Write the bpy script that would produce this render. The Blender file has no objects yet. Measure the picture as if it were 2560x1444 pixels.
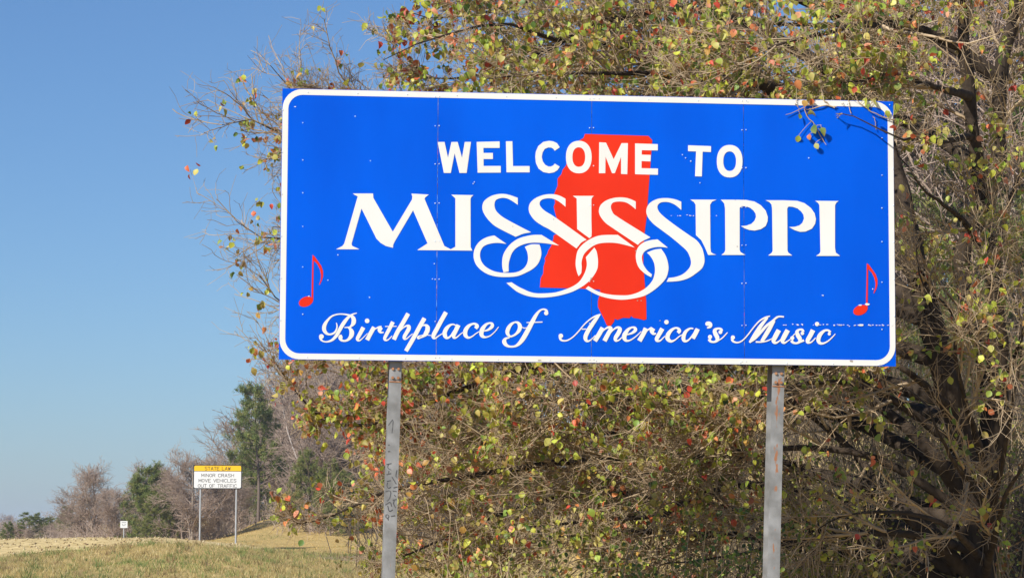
import bpy, math, numpy as np
from mathutils import Vector, Matrix
from mathutils.geometry import delaunay_2d_cdt
rng = np.random.default_rng(11)
scene = bpy.context.scene
COL = scene.collection

# ------------------------------------------------------------------ camera
F = 6355.0; CXP, CYP = 1280.0, 722.0          # focal length and centre, in photograph pixels
EYE = np.array([0.0, 0.0, 1.6])
PITCH, ROLL = math.atan(628 / F), 0.00465
FW = np.array([0, math.cos(PITCH), math.sin(PITCH)])
_up = np.array([0, -math.sin(PITCH), math.cos(PITCH)]); _rt = np.array([1.0, 0, 0])
RT = _rt * math.cos(ROLL) + _up * math.sin(ROLL)
UP = -_rt * math.sin(ROLL) + _up * math.cos(ROLL)
cam = bpy.data.cameras.new("camera"); cam.sensor_width = 36.0; cam.lens = F / 2560 * 36.0
cam.clip_start = 0.1; cam.clip_end = 8000
camo = bpy.data.objects.new("camera", cam); COL.objects.link(camo)
camo.matrix_world = Matrix(((RT[0], UP[0], -FW[0], EYE[0]), (RT[1], UP[1], -FW[1], EYE[1]),
                            (RT[2], UP[2], -FW[2], EYE[2]), (0, 0, 0, 1)))
scene.camera = camo

# ------------------------------------------------------------------ sky and sun
SUN_AZ, SUN_EL = 43.0, 36.0                    # degrees to the left of straight behind the camera, above horizon
a_, e_ = math.radians(SUN_AZ), math.radians(SUN_EL)
SUN = Vector((-math.sin(a_) * math.cos(e_), -math.cos(a_) * math.cos(e_), math.sin(e_)))
world = bpy.data.worlds.new("World"); scene.world = world; world.use_nodes = True
wn = world.node_tree.nodes; wl = world.node_tree.links
sky = wn.new("ShaderNodeTexSky"); sky.sky_type = 'NISHITA'; sky.sun_disc = False
sky.sun_elevation = e_; sky.sun_rotation = math.radians(180 + SUN_AZ)
sky.altitude = 0; sky.air_density = 1.0; sky.dust_density = 0.45; sky.ozone_density = 10.0
wn["Background"].inputs["Strength"].default_value = 0.1
wl.new(sky.outputs[0], wn["Background"].inputs["Color"])
sl = bpy.data.lights.new("sun", 'SUN'); sl.energy = 5.0; sl.angle = math.radians(0.53); sl.color = (1.0, 0.955, 0.87)
so = bpy.data.objects.new("sun", sl); COL.objects.link(so); so.location = (-30, -40, 40)
so.rotation_mode = 'QUATERNION'; so.rotation_quaternion = SUN.to_track_quat('Z', 'Y')
vs = scene.view_settings; vs.view_transform = 'Standard'; vs.look = 'None'; vs.gamma = 1.0
vs.use_curve_mapping = False; vs.exposure = 0.24
scene.cycles.max_bounces = 6; scene.cycles.transparent_max_bounces = 8

# ------------------------------------------------------------------ helpers
def ray(px, py):
    d = FW + RT * ((px - CXP) / F) - UP * ((py - CYP) / F)
    return d
def at(px, py, Y):
    d = ray(px, py); return EYE + d * (Y / d[1])
def proj(P):
    d = np.atleast_2d(P) - EYE; z = d @ FW
    return np.c_[CXP + F * (d @ RT) / z, CYP - F * (d @ UP) / z], z
# the welcome sign's plane: centre, horizontal axis, normal (towards the road)
SC = np.array([0.6217, 19.8979, 4.0496]); SA = 0.09519; SW, SH = 4.877, 2.125
SU = np.array([math.cos(SA), math.sin(SA), 0]); SN = np.array([math.sin(SA), -math.cos(SA), 0]); SZ = np.array([0, 0, 1.0])
def on_sign(px, py, off=0.0):
    d = ray(px, py); C = SC + SN * off
    return EYE + d * (((C - EYE) @ SN) / (d @ SN))
def suv(px, py):
    p = on_sign(px, py) - SC; return float(p @ SU), float(p @ SZ)

def link(name, me, mat=None, parent=None, kind=None):
    o = bpy.data.objects.new(name, me); COL.objects.link(o)
    if mat is not None and me is not None and not me.materials: me.materials.append(mat)
    if parent is not None:
        o.parent = parent; o.matrix_parent_inverse = parent.matrix_basis.inverted()
    if kind: o["kind"] = kind
    return o
def thing(name, label, cat, loc=(0, 0, 0), group=None):
    o = bpy.data.objects.new(name, None); COL.objects.link(o); o.empty_display_size = 0.2
    o.location = [float(v) for v in loc]; o["label"] = label; o["category"] = cat
    if group: o["group"] = group
    return o
def mesh(name, V, Fs, smooth=False):
    me = bpy.data.meshes.new(name)
    V = np.asarray(V, float).reshape(-1, 3)
    if isinstance(Fs, np.ndarray):
        n, k = Fs.shape
        me.vertices.add(len(V)); me.vertices.foreach_set("co", V.ravel())
        me.loops.add(n * k); me.loops.foreach_set("vertex_index", Fs.astype(np.int32).ravel())
        me.polygons.add(n); me.polygons.foreach_set("loop_start", (np.arange(n) * k).astype(np.int32))
        me.polygons.foreach_set("loop_total", np.full(n, k, np.int32))
        me.update(calc_edges=True)
    else:
        me.from_pydata([tuple(v) for v in V], [], Fs)
    if smooth: me.polygons.foreach_set("use_smooth", np.ones(len(me.polygons), bool))
    me.update(); return me
def box_vf(c, ax, ay, az):
    c, ax, ay, az = [np.asarray(v, float) for v in (c, ax, ay, az)]
    V = [c + sx * ax + sy * ay + sz * az for sz in (-1, 1) for sy in (-1, 1) for sx in (-1, 1)]
    Fs = [(0, 2, 3, 1), (4, 5, 7, 6), (0, 1, 5, 4), (2, 6, 7, 3), (0, 4, 6, 2), (1, 3, 7, 5)]
    return V, Fs
def merge(parts):
    V, Fs = [], []
    for v, f in parts:
        b = len(V); V += list(v); Fs += [tuple(i + b for i in q) for q in f]
    return V, Fs
def box(c, ax, ay, az): return box_vf(c, ax, ay, az)

def tubes(P, R, sides):
    """P (M,K,3), R (M,K) -> verts, quads"""
    M, K, _ = P.shape
    T = np.gradient(P, axis=1); T /= np.linalg.norm(T, axis=2, keepdims=True) + 1e-9
    ref = np.zeros_like(T); ref[..., 2] = 1; flat = np.abs(T[..., 2]) > 0.9; ref[flat] = (1, 0, 0)
    A = np.cross(T, ref); A /= np.linalg.norm(A, axis=2, keepdims=True) + 1e-9
    B = np.cross(T, A)
    th = np.arange(sides) * 2 * math.pi / sides
    V = P[:, :, None, :] + R[:, :, None, None] * (A[:, :, None, :] * np.cos(th)[None, None, :, None] + B[:, :, None, :] * np.sin(th)[None, None, :, None])
    idx = np.arange(M * K * sides).reshape(M, K, sides)
    a = idx[:, :-1]; b = idx[:, 1:]
    Q = np.stack([a, np.roll(a, -1, 2), np.roll(b, -1, 2), b], -1).reshape(-1, 4)
    return V.reshape(-1, 3), Q
def cat(parts):
    V, Q, n = [], [], 0
    for v, q in parts:
        V.append(v); Q.append(q + n); n += len(v)
    return np.concatenate(V), np.concatenate(Q)
def resample(pts, K):
    pts = np.asarray(pts, float)
    # Catmull-Rom through the points, evenly resampled
    p = np.vstack([2 * pts[0] - pts[1], pts, 2 * pts[-1] - pts[-2]])
    out = []
    for i in range(1, len(p) - 2):
        for t in np.linspace(0, 1, 12, endpoint=False):
            out.append(0.5 * (2 * p[i] + (p[i + 1] - p[i - 1]) * t + (2 * p[i - 1] - 5 * p[i] + 4 * p[i + 1] - p[i + 2]) * t * t + (-p[i - 1] + 3 * p[i] - 3 * p[i + 1] + p[i + 2]) * t ** 3))
    out.append(pts[-1]); out = np.array(out)
    s = np.r_[0, np.cumsum(np.linalg.norm(np.diff(out, axis=0), axis=1))]
    q = np.linspace(0, s[-1], K)
    return np.stack([np.interp(q, s, out[:, i]) for i in range(out.shape[1])], 1), s[-1]

# ------------------------------------------------------------------ materials
def material(name, base, rough=0.7, spec=0.3, metallic=0.0, var=None, scale=4.0, bump=0.0, bscale=None, stretch=None, detail=5.0):
    m = bpy.data.materials.new(name); m.use_nodes = True
    nt = m.node_tree; n = nt.nodes; l = nt.links; b = n["Principled BSDF"]
    b.inputs["Base Color"].default_value = (*base, 1); b.inputs["Roughness"].default_value = rough
    b.inputs["Specular IOR Level"].default_value = spec; b.inputs["Metallic"].default_value = metallic
    if var is not None or bump:
        tc = n.new("ShaderNodeTexCoord"); src = tc.outputs["Object"]
        if stretch:
            mp = n.new("ShaderNodeMapping"); mp.inputs["Scale"].default_value = stretch; l.new(src, mp.inputs[0]); src = mp.outputs[0]
    if var is not None:
        nz = n.new("ShaderNodeTexNoise"); nz.inputs["Scale"].default_value = scale; nz.inputs["Detail"].default_value = detail; l.new(src, nz.inputs["Vector"])
        cr = n.new("ShaderNodeValToRGB"); cr.color_ramp.elements[0].position = 0.3; cr.color_ramp.elements[1].position = 0.7
        cr.color_ramp.elements[0].color = (*base, 1); cr.color_ramp.elements[1].color = (*var, 1)
        l.new(nz.outputs["Fac"], cr.inputs[0]); l.new(cr.outputs[0], b.inputs["Base Color"])
    if bump:
        nb = n.new("ShaderNodeTexNoise"); nb.inputs["Scale"].default_value = bscale or scale * 3; nb.inputs["Detail"].default_value = 6; l.new(src, nb.inputs["Vector"])
        bp = n.new("ShaderNodeBump"); bp.inputs["Strength"].default_value = bump; bp.inputs["Distance"].default_value = 0.02
        l.new(nb.outputs["Fac"], bp.inputs["Height"]); l.new(bp.outputs[0], b.inputs["Normal"])
    return m
def leaf_material(name, trans=0.35, rough=0.45):
    m = bpy.data.materials.new(name); m.use_nodes = True
    nt = m.node_tree; n = nt.nodes; l = nt.links; b = n["Principled BSDF"]; out = n["Material Output"]
    at_ = n.new("ShaderNodeAttribute"); at_.attribute_name = "leaf_colour"
    l.new(at_.outputs["Color"], b.inputs["Base Color"]); b.inputs["Roughness"].default_value = rough; b.inputs["Specular IOR Level"].default_value = 0.35
    tr = n.new("ShaderNodeBsdfTranslucent"); l.new(at_.outputs["Color"], tr.inputs["Color"])
    mx = n.new("ShaderNodeMixShader"); mx.inputs[0].default_value = trans
    l.new(b.outputs[0], mx.inputs[1]); l.new(tr.outputs[0], mx.inputs[2]); l.new(mx.outputs[0], out.inputs["Surface"])
    return m
def set_colour(me, C):
    a = me.color_attributes.new("leaf_colour", 'FLOAT_COLOR', 'POINT')
    C = np.asarray(C, np.float32); a.data.foreach_set("color", np.c_[C, np.ones(len(C), np.float32)].ravel())

M_blue = material("sign_blue", (0.0, 0.080, 0.61), 0.55, 0.04, var=(0.0, 0.104, 0.73), scale=1.6, stretch=(1, 1, .35), detail=7)
M_white = material("sign_white", (0.78, 0.77, 0.74), 0.6, 0.1, var=(0.73, 0.72, 0.68), scale=3.0, detail=8)
M_red = material("sign_red", (0.76, 0.036, 0.013), 0.6, 0.05, var=(0.66, 0.027, 0.010), scale=1.2)
M_alu = material("bare_aluminium", (0.62, 0.63, 0.63), 0.45, 0.5, metallic=0.6)
M_rivet = material("rivet_grey", (0.62, 0.72, 0.82), 0.4, 0.5)
M_rust = material("rusty_bolt", (0.30, 0.12, 0.05), 0.8, 0.2, var=(0.42, 0.22, 0.12), scale=30)
M_ink = material("marker_black", (0.035, 0.035, 0.04), 0.7, 0.2, var=(0.15, 0.15, 0.15), scale=30)
M_black = material("sign_black", (0.03, 0.028, 0.026), 0.5, 0.3)
M_yellow = material("sign_yellow", (0.82, 0.50, 0.015), 0.45, 0.3)
M_signback = material("sign_panel_white", (0.74, 0.74, 0.73), 0.5, 0.3)
M_bark = material("pear_bark", (0.026, 0.019, 0.014), 0.9, 0.08, var=(0.078, 0.058, 0.042), scale=9, bump=0.8, bscale=22, stretch=(1, 1, 0.25))  # bark colour darkened to carry the shade on trunks and limbs
M_twig = material("pear_twig", (0.29, 0.20, 0.12), 0.75, 0.2, var=(0.54, 0.42, 0.275), scale=5)
M_leaf = leaf_material("pear_leaf")
M_needle = leaf_material("pine_needle", 0.2, 0.6)
M_barebark = material("bare_tree_bark", (0.26, 0.21, 0.165), 0.9, 0.1, var=(0.42, 0.35, 0.28), scale=1.2)
M_palebark = material("pale_tree_bark", (0.42, 0.37, 0.33), 0.85, 0.1, var=(0.55, 0.50, 0.45), scale=1.2)
M_barktwig = material("bare_tree_twig", (0.33, 0.245, 0.195), 0.9, 0.1, var=(0.47, 0.37, 0.30), scale=0.5)
M_pinebark = material("pine_bark", (0.13, 0.10, 0.08), 0.9, 0.1, var=(0.22, 0.17, 0.14), scale=2)
M_thick = material("thicket_twig", (0.10, 0.075, 0.05), 0.9, 0.1, var=(0.19, 0.145, 0.10), scale=0.8)  # darker twig colour stands in for the dense shade behind the pear
M_conc = material("concrete", (0.42, 0.40, 0.36), 0.9, 0.2, var=(0.30, 0.28, 0.25), scale=1.5)

def post_material(name, rust_amt, seed):
    m = bpy.data.materials.new(name); m.use_nodes = True
    nt = m.node_tree; n = nt.nodes; l = nt.links; b = n["Principled BSDF"]
    b.inputs["Roughness"].default_value = 0.55; b.inputs["Metallic"].default_value = 0.15; b.inputs["Specular IOR Level"].default_value = 0.4
    tc = n.new("ShaderNodeTexCoord")
    n1 = n.new("ShaderNodeTexNoise"); n1.inputs["Scale"].default_value = 7.0; n1.inputs["Detail"].default_value = 9; l.new(tc.outputs["Object"], n1.inputs["Vector"])
    r1 = n.new("ShaderNodeValToRGB"); r1.color_ramp.elements[0].position = .35; r1.color_ramp.elements[1].position = .7
    r1.color_ramp.elements[0].color = (0.19, 0.187, 0.18, 1); r1.color_ramp.elements[1].color = (0.35, 0.35, 0.35, 1); l.new(n1.outputs["Fac"], r1.inputs[0])
    mp = n.new("ShaderNodeMapping"); mp.inputs["Scale"].default_value = (45, 45, 15); mp.inputs["Location"].default_value = (seed, seed * 2, 0); l.new(tc.outputs["Object"], mp.inputs[0])
    n2 = n.new("ShaderNodeTexNoise"); n2.inputs["Scale"].default_value = 1.0; n2.inputs["Detail"].default_value = 4; l.new(mp.outputs[0], n2.inputs["Vector"])
    # rust runs along the bolt line down the middle of the flange
    sx = n.new("ShaderNodeSeparateXYZ"); l.new(tc.outputs["Object"], sx.inputs[0])
    ab = n.new("ShaderNodeMath"); ab.operation = 'ABSOLUTE'; l.new(sx.outputs[0], ab.inputs[0])
    mr = n.new("ShaderNodeMapRange"); mr.inputs[1].default_value = 0.0; mr.inputs[2].default_value = 0.032; mr.inputs[3].default_value = rust_amt; mr.inputs[4].default_value = 0.0; l.new(ab.outputs[0], mr.inputs[0])
    n3 = n.new("ShaderNodeTexNoise"); n3.inputs["Scale"].default_value = 2.2; l.new(tc.outputs["Object"], n3.inputs["Vector"])
    m3 = n.new("ShaderNodeMapRange"); m3.inputs[1].default_value = .42; m3.inputs[2].default_value = .6; l.new(n3.outputs["Fac"], m3.inputs[0])
    mu0 = n.new("ShaderNodeMath"); mu0.operation = 'MULTIPLY'; l.new(mr.outputs[0], mu0.inputs[0]); l.new(m3.outputs[0], mu0.inputs[1])
    ad = n.new("ShaderNodeMath"); ad.operation = 'ADD'; l.new(n2.outputs["Fac"], ad.inputs[0]); l.new(mu0.outputs[0], ad.inputs[1])
    r2 = n.new("ShaderNodeValToRGB"); r2.color_ramp.elements[0].position = .70; r2.color_ramp.elements[1].position = .78; l.new(ad.outputs[0], r2.inputs[0])
    mx = n.new("ShaderNodeMixRGB"); mx.inputs[2].default_value = (0.36, 0.16, 0.08, 1); l.new(r2.outputs[0], mx.inputs[0]); l.new(r1.outputs[0], mx.inputs[1]); l.new(mx.outputs[0], b.inputs["Base Color"])
    bp = n.new("ShaderNodeBump"); bp.inputs["Strength"].default_value = 0.25; bp.inputs["Distance"].default_value = 0.004; l.new(n2.outputs["Fac"], bp.inputs["Height"]); l.new(bp.outputs[0], b.inputs["Normal"])
    return m
M_postA = post_material("galvanised_post_worn", 0.12, 3.0)
M_postB = post_material("galvanised_post_rusty", 0.36, 9.0)

# ------------------------------------------------------------------ terrain
_cp = [(0, 0, 0), (-12, 8, 0), (12, 8, .1), (-9, 30, .25), (0, 20, .1), (4, 22, .3), (3, 30, .4), (-3, 40, .3), (8, 35, .8), (-25, 25, .6), (25, 25, 1.2), (-2, -20, 0), (-30, -20, .2), (30, -20, .5)]
def _c(px, py, Y): p = at(px, py, Y); _cp.append((p[0], p[1], p[2]))
for a in [(-400, 1490, 45), (0, 1490, 45), (400, 1490, 45), (800, 1500, 45), (1200, 1510, 45), (-400, 1440, 60), (0, 1440, 60), (400, 1440, 60), (700, 1450, 60), (900, 1490, 60), (1200, 1490, 60),
          (0, 1418, 70), (200, 1412, 70), (420, 1396, 70), (600, 1404, 70), (700, 1416, 70), (820, 1442, 70), (900, 1470, 70), (-400, 1360, 96), (0, 1358, 95), (150, 1354, 95), (300, 1351, 95), (420, 1351, 88), (500, 1361, 85),
          (600, 1376, 83), (700, 1390, 81), (820, 1426, 78), (880, 1460, 76), (0, 1392, 80), (200, 1380, 80), (400, 1364, 80),
          (560, 1388, 105), (700, 1395, 105), (500, 1366, 127), (591, 1372, 127), (440, 1364, 125), (540, 1349, 140), (600, 1333, 148), (650, 1316, 154), (692, 1300, 160), (800, 1336, 140), (800, 1372, 115), (940, 1316, 142), (940, 1362, 118),
          (890, 1415, 98), (1000, 1400, 95), (1300, 1330, 110), (1300, 1250, 150), (1750, 1270, 70), (1750, 1150, 95), (1900, 1090, 115), (2400, 1000, 115), (2400, 1270, 60), (2900, 1050, 90), (2900, 1250, 60),
          (500, 1364, 150), (500, 1362, 172), (560, 1347, 160), (560, 1349, 185), (605, 1333, 168), (605, 1335, 190), (420, 1358, 160), (300, 1353, 160), (740, 1318, 158), (800, 1328, 160), (870, 1322, 160), (800, 1328, 185), (940, 1312, 165),
          (692, 1304, 190), (940, 1305, 195), (1400, 1230, 200), (2200, 1050, 200), (0, 1356, 130), (-400, 1356, 130), (0, 1352, 300), (200, 1354, 180), (300, 1356, 130), (400, 1352, 200), (-500, 1352, 250)]:
    _c(*a)
_cp = np.array(_cp); _c2 = 7.0
def _phi(A, B): return np.sqrt(((A[:, None, :] - B[None]) ** 2).sum(2) + _c2 ** 2)
_n = len(_cp); _K = np.zeros((_n + 3, _n + 3)); _K[:_n, :_n] = -_phi(_cp[:, :2], _cp[:, :2]) - 0.02 * np.eye(_n) * 0
_K[:_n, _n] = 1; _K[:_n, _n + 1:] = _cp[:, :2] * .01; _K[_n:, :_n] = _K[:_n, _n:].T
_w = np.linalg.solve(_K, np.r_[_cp[:, 2], 0, 0, 0])
def ground(X, Y):
    X = np.atleast_1d(np.asarray(X, float)); Y = np.atleast_1d(np.asarray(Y, float)); XY = np.c_[X, Y]
    z = -_phi(XY, _cp[:, :2]) @ _w[:_n] + _w[_n] + XY @ _w[_n + 1:] * .01
    far = np.clip(np.maximum((np.abs(X) - 60) / 120, (Y - 230) / 150), 0, 1); far = np.maximum(far, np.clip((-Y - 15) / 40, 0, 1))
    far = far * far * (3 - 2 * far)
    z = np.clip(z, -1.5, 12)
    z = z * (1 - far) + 1.45 * far
    return z + (0.03 * np.sin(X * 1.3 + Y * .37) * np.sin(Y * .9 + X * .4) + 0.05 * np.sin(X * .45 + 1) * np.cos(Y * .23)) * np.clip(Y / 40, 0, 1)
def gz(x, y): return float(ground(x, y)[0])
xs = np.r_[-3000, -1500, -700, -350, -200, -130, -90, -70, np.arange(-56, 56.1, .8), 70, 90, 130, 200, 350, 700, 1500, 3000]
ys = np.r_[-2000, -900, -400, -180, -90, -50, np.arange(-30, 50, 2.5), np.arange(50, 175, .7), np.arange(175, 300, 5), 320, 360, 420, 520, 700, 1000, 1600, 2600, 4500]
GX, GY = np.meshgrid(xs, ys); gzv = ground(GX.ravel(), GY.ravel())
nx, ny = len(xs), len(ys); ii = np.arange(nx * ny).reshape(ny, nx)
gq = np.stack([ii[:-1, :-1], ii[:-1, 1:], ii[1:, 1:], ii[1:, :-1]], -1).reshape(-1, 4)
M_ground = bpy.data.materials.new("dry_grass_ground"); M_ground.use_nodes = True
def build_ground_mat(m):
    nt = m.node_tree; n = nt.nodes; l = nt.links; b = n["Principled BSDF"]; b.inputs["Roughness"].default_value = .95; b.inputs["Specular IOR Level"].default_value = .1
    tc = n.new("ShaderNodeTexCoord")
    def noise(sc, det=5, st=None):
        x = n.new("ShaderNodeTexNoise"); x.inputs["Scale"].default_value = sc; x.inputs["Detail"].default_value = det; src = tc.outputs["Object"]
        if st: mp = n.new("ShaderNodeMapping"); mp.inputs["Scale"].default_value = st; l.new(src, mp.inputs[0]); src = mp.outputs[0]
        l.new(src, x.inputs["Vector"]); return x.outputs["Fac"]
    def ramp(f, c0, c1, p0=.35, p1=.65):
        r = n.new("ShaderNodeValToRGB"); r.color_ramp.elements[0].position = p0; r.color_ramp.elements[1].position = p1
        r.color_ramp.elements[0].color = (*c0, 1); r.color_ramp.elements[1].color = (*c1, 1); l.new(f, r.inputs[0]); return r.outputs[0]
    def mix(f, a, c):
        x = n.new("ShaderNodeMixRGB"); l.new(a, x.inputs[1]); l.new(c, x.inputs[2])
        if isinstance(f, float): x.inputs[0].default_value = f
        else: l.new(f, x.inputs[0])
        return x.outputs[0]
    tan = ramp(noise(3.0, 8), (.40, .28, .10), (.56, .40, .16))
    tan = mix(ramp(noise(.35, 3, (1, .35, 1)), (0, 0, 0), (.8, .8, .8), .45, .7), tan, ramp(noise(9, 4), (.25, .20, .075), (.40, .31, .13)))
    green = ramp(noise(6, 4), (.11, .14, .04), (.22, .235, .07))
    g = mix(ramp(noise(.16, 5, (1, .4, 1)), (0, 0, 0), (.75, .75, .75), .52, .68), tan, green)
    dirt = ramp(noise(4, 8), (.26, .165, .11), (.40, .28, .20))
    vd = n.new("ShaderNodeVectorMath"); vd.operation = 'DISTANCE'; p = at(900, 1432, 88); vd.inputs[1].default_value = (p[0] + 1.2, p[1], p[2])
    l.new(tc.outputs["Object"], vd.inputs[0])
    ad = n.new("ShaderNodeMath"); ad.operation = 'MULTIPLY_ADD'; ad.inputs[1].default_value = 9.0; l.new(noise(.5, 5), ad.inputs[0]); l.new(vd.outputs["Value"], ad.inputs[2])
    mr = n.new("ShaderNodeMapRange"); mr.inputs[1].default_value = 7; mr.inputs[2].default_value = 9.0; mr.inputs[3].default_value = 1; mr.inputs[4].default_value = 0; l.new(ad.outputs[0], mr.inputs[0])
    l.new(mix(mr.outputs[0], g, dirt), b.inputs["Base Color"])
    bp = n.new("ShaderNodeBump"); bp.inputs["Strength"].default_value = .8; bp.inputs["Distance"].default_value = .12; l.new(noise(5, 9), bp.inputs["Height"]); l.new(bp.outputs[0], b.inputs["Normal"])
build_ground_mat(M_ground)
link("ground", mesh("ground", np.c_[GX.ravel(), GY.ravel(), gzv], gq, True), M_ground, kind="structure")

# pale gravel shoulder at the top of the bank (left)
M_gravel = material("pale_gravel", (.42, .31, .13), .95, .1, var=(.74, .57, .28), scale=3.4, bump=1.0, bscale=4.0, detail=9)
gx = np.linspace(-70, -8.6, 90); rows = 45; GV = []
for r in range(rows):
    t = r / (rows - 1)
    yf = 80 + 1.1 * np.sin(gx * .8) + .8 * np.sin(gx * 2.1 + 1) + np.clip((gx + 12.8) * 1.9, 0, 20); yb = 100 + 0 * gx
    y = np.minimum(yf, 99.5) * (1 - t) + yb * t
    edge = min(1.0, min(t, 1 - t) * 8)
    GV.append(np.c_[gx, y, ground(gx, y) + .005 + .05 * edge + .02 * edge * np.sin(gx * 5 + y * 3)])
gi = np.arange(90 * rows).reshape(rows, 90)
link("gravel_shoulder", mesh("gravel_shoulder", np.concatenate(GV), np.stack([gi[:-1, :-1], gi[:-1, 1:], gi[1:, 1:], gi[1:, :-1]], -1).reshape(-1, 4), True), M_gravel, kind="structure")

# ------------------------------------------------------------------ the welcome sign
def z(ox, oy, s, pts): return [(ox + p[0] / s, oy + p[1] / s) + tuple(p[2:]) for p in pts]
sign = thing("welcome_sign", "big blue welcome sign with white border lettering and red state outline on two steel posts", "road sign", (SC[0], SC[1], gz(SC[0], SC[1])))
def flat_mesh(name, polys_px, off):
    """union of simple polygons drawn on the sign face, as one thin film"""
    verts, faces = [], []
    for poly in polys_px:
        uv = [suv(p[0], p[1]) for p in poly]
        if len(uv) == 4:
            mx, my = sum(p[0] for p in uv) / 4, sum(p[1] for p in uv) / 4; uv.sort(key=lambda p: math.atan2(p[1] - my, p[0] - mx))
        ar = sum(uv[i][0] * uv[(i + 1) % len(uv)][1] - uv[(i + 1) % len(uv)][0] * uv[i][1] for i in range(len(uv)))
        if abs(ar) < 1e-7: continue
        if ar < 0: uv = uv[::-1]
        b = len(verts); verts += [Vector(p) for p in uv]; faces.append(list(range(b, b + len(uv))))
    v, e, f, ov, oe, of = delaunay_2d_cdt(verts, [], faces, 1, 1e-5)
    tris = [tuple(t) for t, o in zip(f, of) if len(o) > 0]
    V = [SC + SU * p.x + SZ * p.y + SN * off for p in v]
    return mesh(name, V, tris)
def ellipse(cx, cy, rx, ry, rot=0, n=28, ex=2.0):
    out = []
    for k in range(n):
        t = 2 * math.pi * k / n; c, s = math.cos(t), math.sin(t)
        x = math.copysign(abs(c) ** (2 / ex), c) * rx; y = math.copysign(abs(s) ** (2 / ex), s) * ry
        out.append((cx + x * math.cos(rot) - y * math.sin(rot), cy + x * math.sin(rot) + y * math.cos(rot)))
    return out
def ring(cx, cy, rx, ry, ix, iy, n=36, ex=2.25):
    o, i = ellipse(cx, cy, rx, ry, 0, n, ex), ellipse(cx, cy, ix, iy, 0, n, ex)
    return [[o[k], o[(k + 1) % n], i[(k + 1) % n], i[k]] for k in range(n)]
def ribbon(pts, dens=None):
    """stroke of (x, y, width) points -> quads"""
    p, _ = resample(pts, dens or max(8, 6 * len(pts)))
    T = np.gradient(p[:, :2], axis=0); T /= np.linalg.norm(T, axis=1, keepdims=True) + 1e-9; N = np.c_[-T[:, 1], T[:, 0]]
    L = p[:, :2] + N * p[:, 2:3] / 2; R = p[:, :2] - N * p[:, 2:3] / 2
    return [[tuple(L[i]), tuple(L[i + 1]), tuple(R[i + 1]), tuple(R[i])] for i in range(len(p) - 1)]
def dot(x, y, d): return ellipse(x, y, d / 2, d / 2, n=16)

# four aluminium panels with open seams
xe = [-SW / 2] + [suv(p, 560)[0] for p in (1093, 1479, 1860)] + [SW / 2]
for i in range(4):
    g = .0035; x0 = xe[i] + (g / 2 if i else 0); x1 = xe[i + 1] - (g / 2 if i < 3 else 0)
    v, f = box(SC + SU * (x0 + x1) / 2 - SN * (.003 + .0006 * i), SU * (x1 - x0) / 2, SN * .003, SZ * SH / 2)
    link("panel", mesh("panel", v, f), M_blue, sign)
# border
def rrect(w, h, r, n=9):
    out = []
    for cx_, cy_, a0 in ((w - r, h - r, 0), (-w + r, h - r, 90), (-w + r, -h + r, 180), (w - r, -h + r, 270)):
        for k in range(n):
            a = math.radians(a0 + 90 * k / (n - 1)); out.append((cx_ + r * math.cos(a), cy_ + r * math.sin(a)))
    return out
ro, ri = rrect(SW / 2 - .003, SH / 2 - .003, .155), rrect(SW / 2 - .048, SH / 2 - .048, .112)
nb_ = len(ro); Vb = [SC + SU * p[0] + SZ * p[1] + SN * .0012 for p in ro + ri]
link("border", mesh("border", Vb, [(k, (k + 1) % nb_, nb_ + (k + 1) % nb_, nb_ + k) for k in range(nb_)]), M_white, sign)
# red state outline
STATE = z(1320, 320, 2.7763, [(395, 42), (835, 55), (862, 85), (850, 250), (835, 440), (825, 600), (810, 720), (800, 850), (800, 950), (812, 1100), (820, 1200), (822, 1325), (805, 1332), (770, 1322), (730, 1315), (715, 1302), (705, 1318), (660, 1315), (620, 1330), (600, 1322), (598, 1340), (575, 1372), (560, 1376), (545, 1365), (530, 1330), (500, 1270), (485, 1240), (485, 1200), (498, 1150), (500, 1120), (395, 1115), (82, 1105), (88, 1040), (105, 1010), (108, 960), (120, 920), (115, 905), (135, 870), (140, 850), (160, 820), (175, 770), (178, 745), (200, 735), (182, 690), (190, 650), (200, 630), (188, 590), (178, 545), (188, 520), (180, 460), (205, 400), (205, 350), (232, 320), (240, 290), (265, 260), (270, 220), (350, 90), (385, 70)])
link("state_outline", flat_mesh("state_outline", [STATE], .0012), M_red, sign)
# music notes
NOTE = [[(550, 165), (578, 165), (578, 300), (568, 1190), (530, 1085)], ellipse(405, 1205, 168, 108, -.38),
        [(552, 150), (600, 190), (680, 300), (750, 400), (790, 520), (790, 640), (760, 740), (715, 830), (700, 825), (740, 700), (745, 600), (720, 480), (660, 360), (590, 290), (560, 300)]]
for dx, dy in ((0, 0), (1386, 21)):
    link("music_note", flat_mesh("music_note", [[(p[0] + dx, p[1] + dy) for p in z(720, 620, 9.025, q)] for q in NOTE], .0012), M_red, sign)
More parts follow.
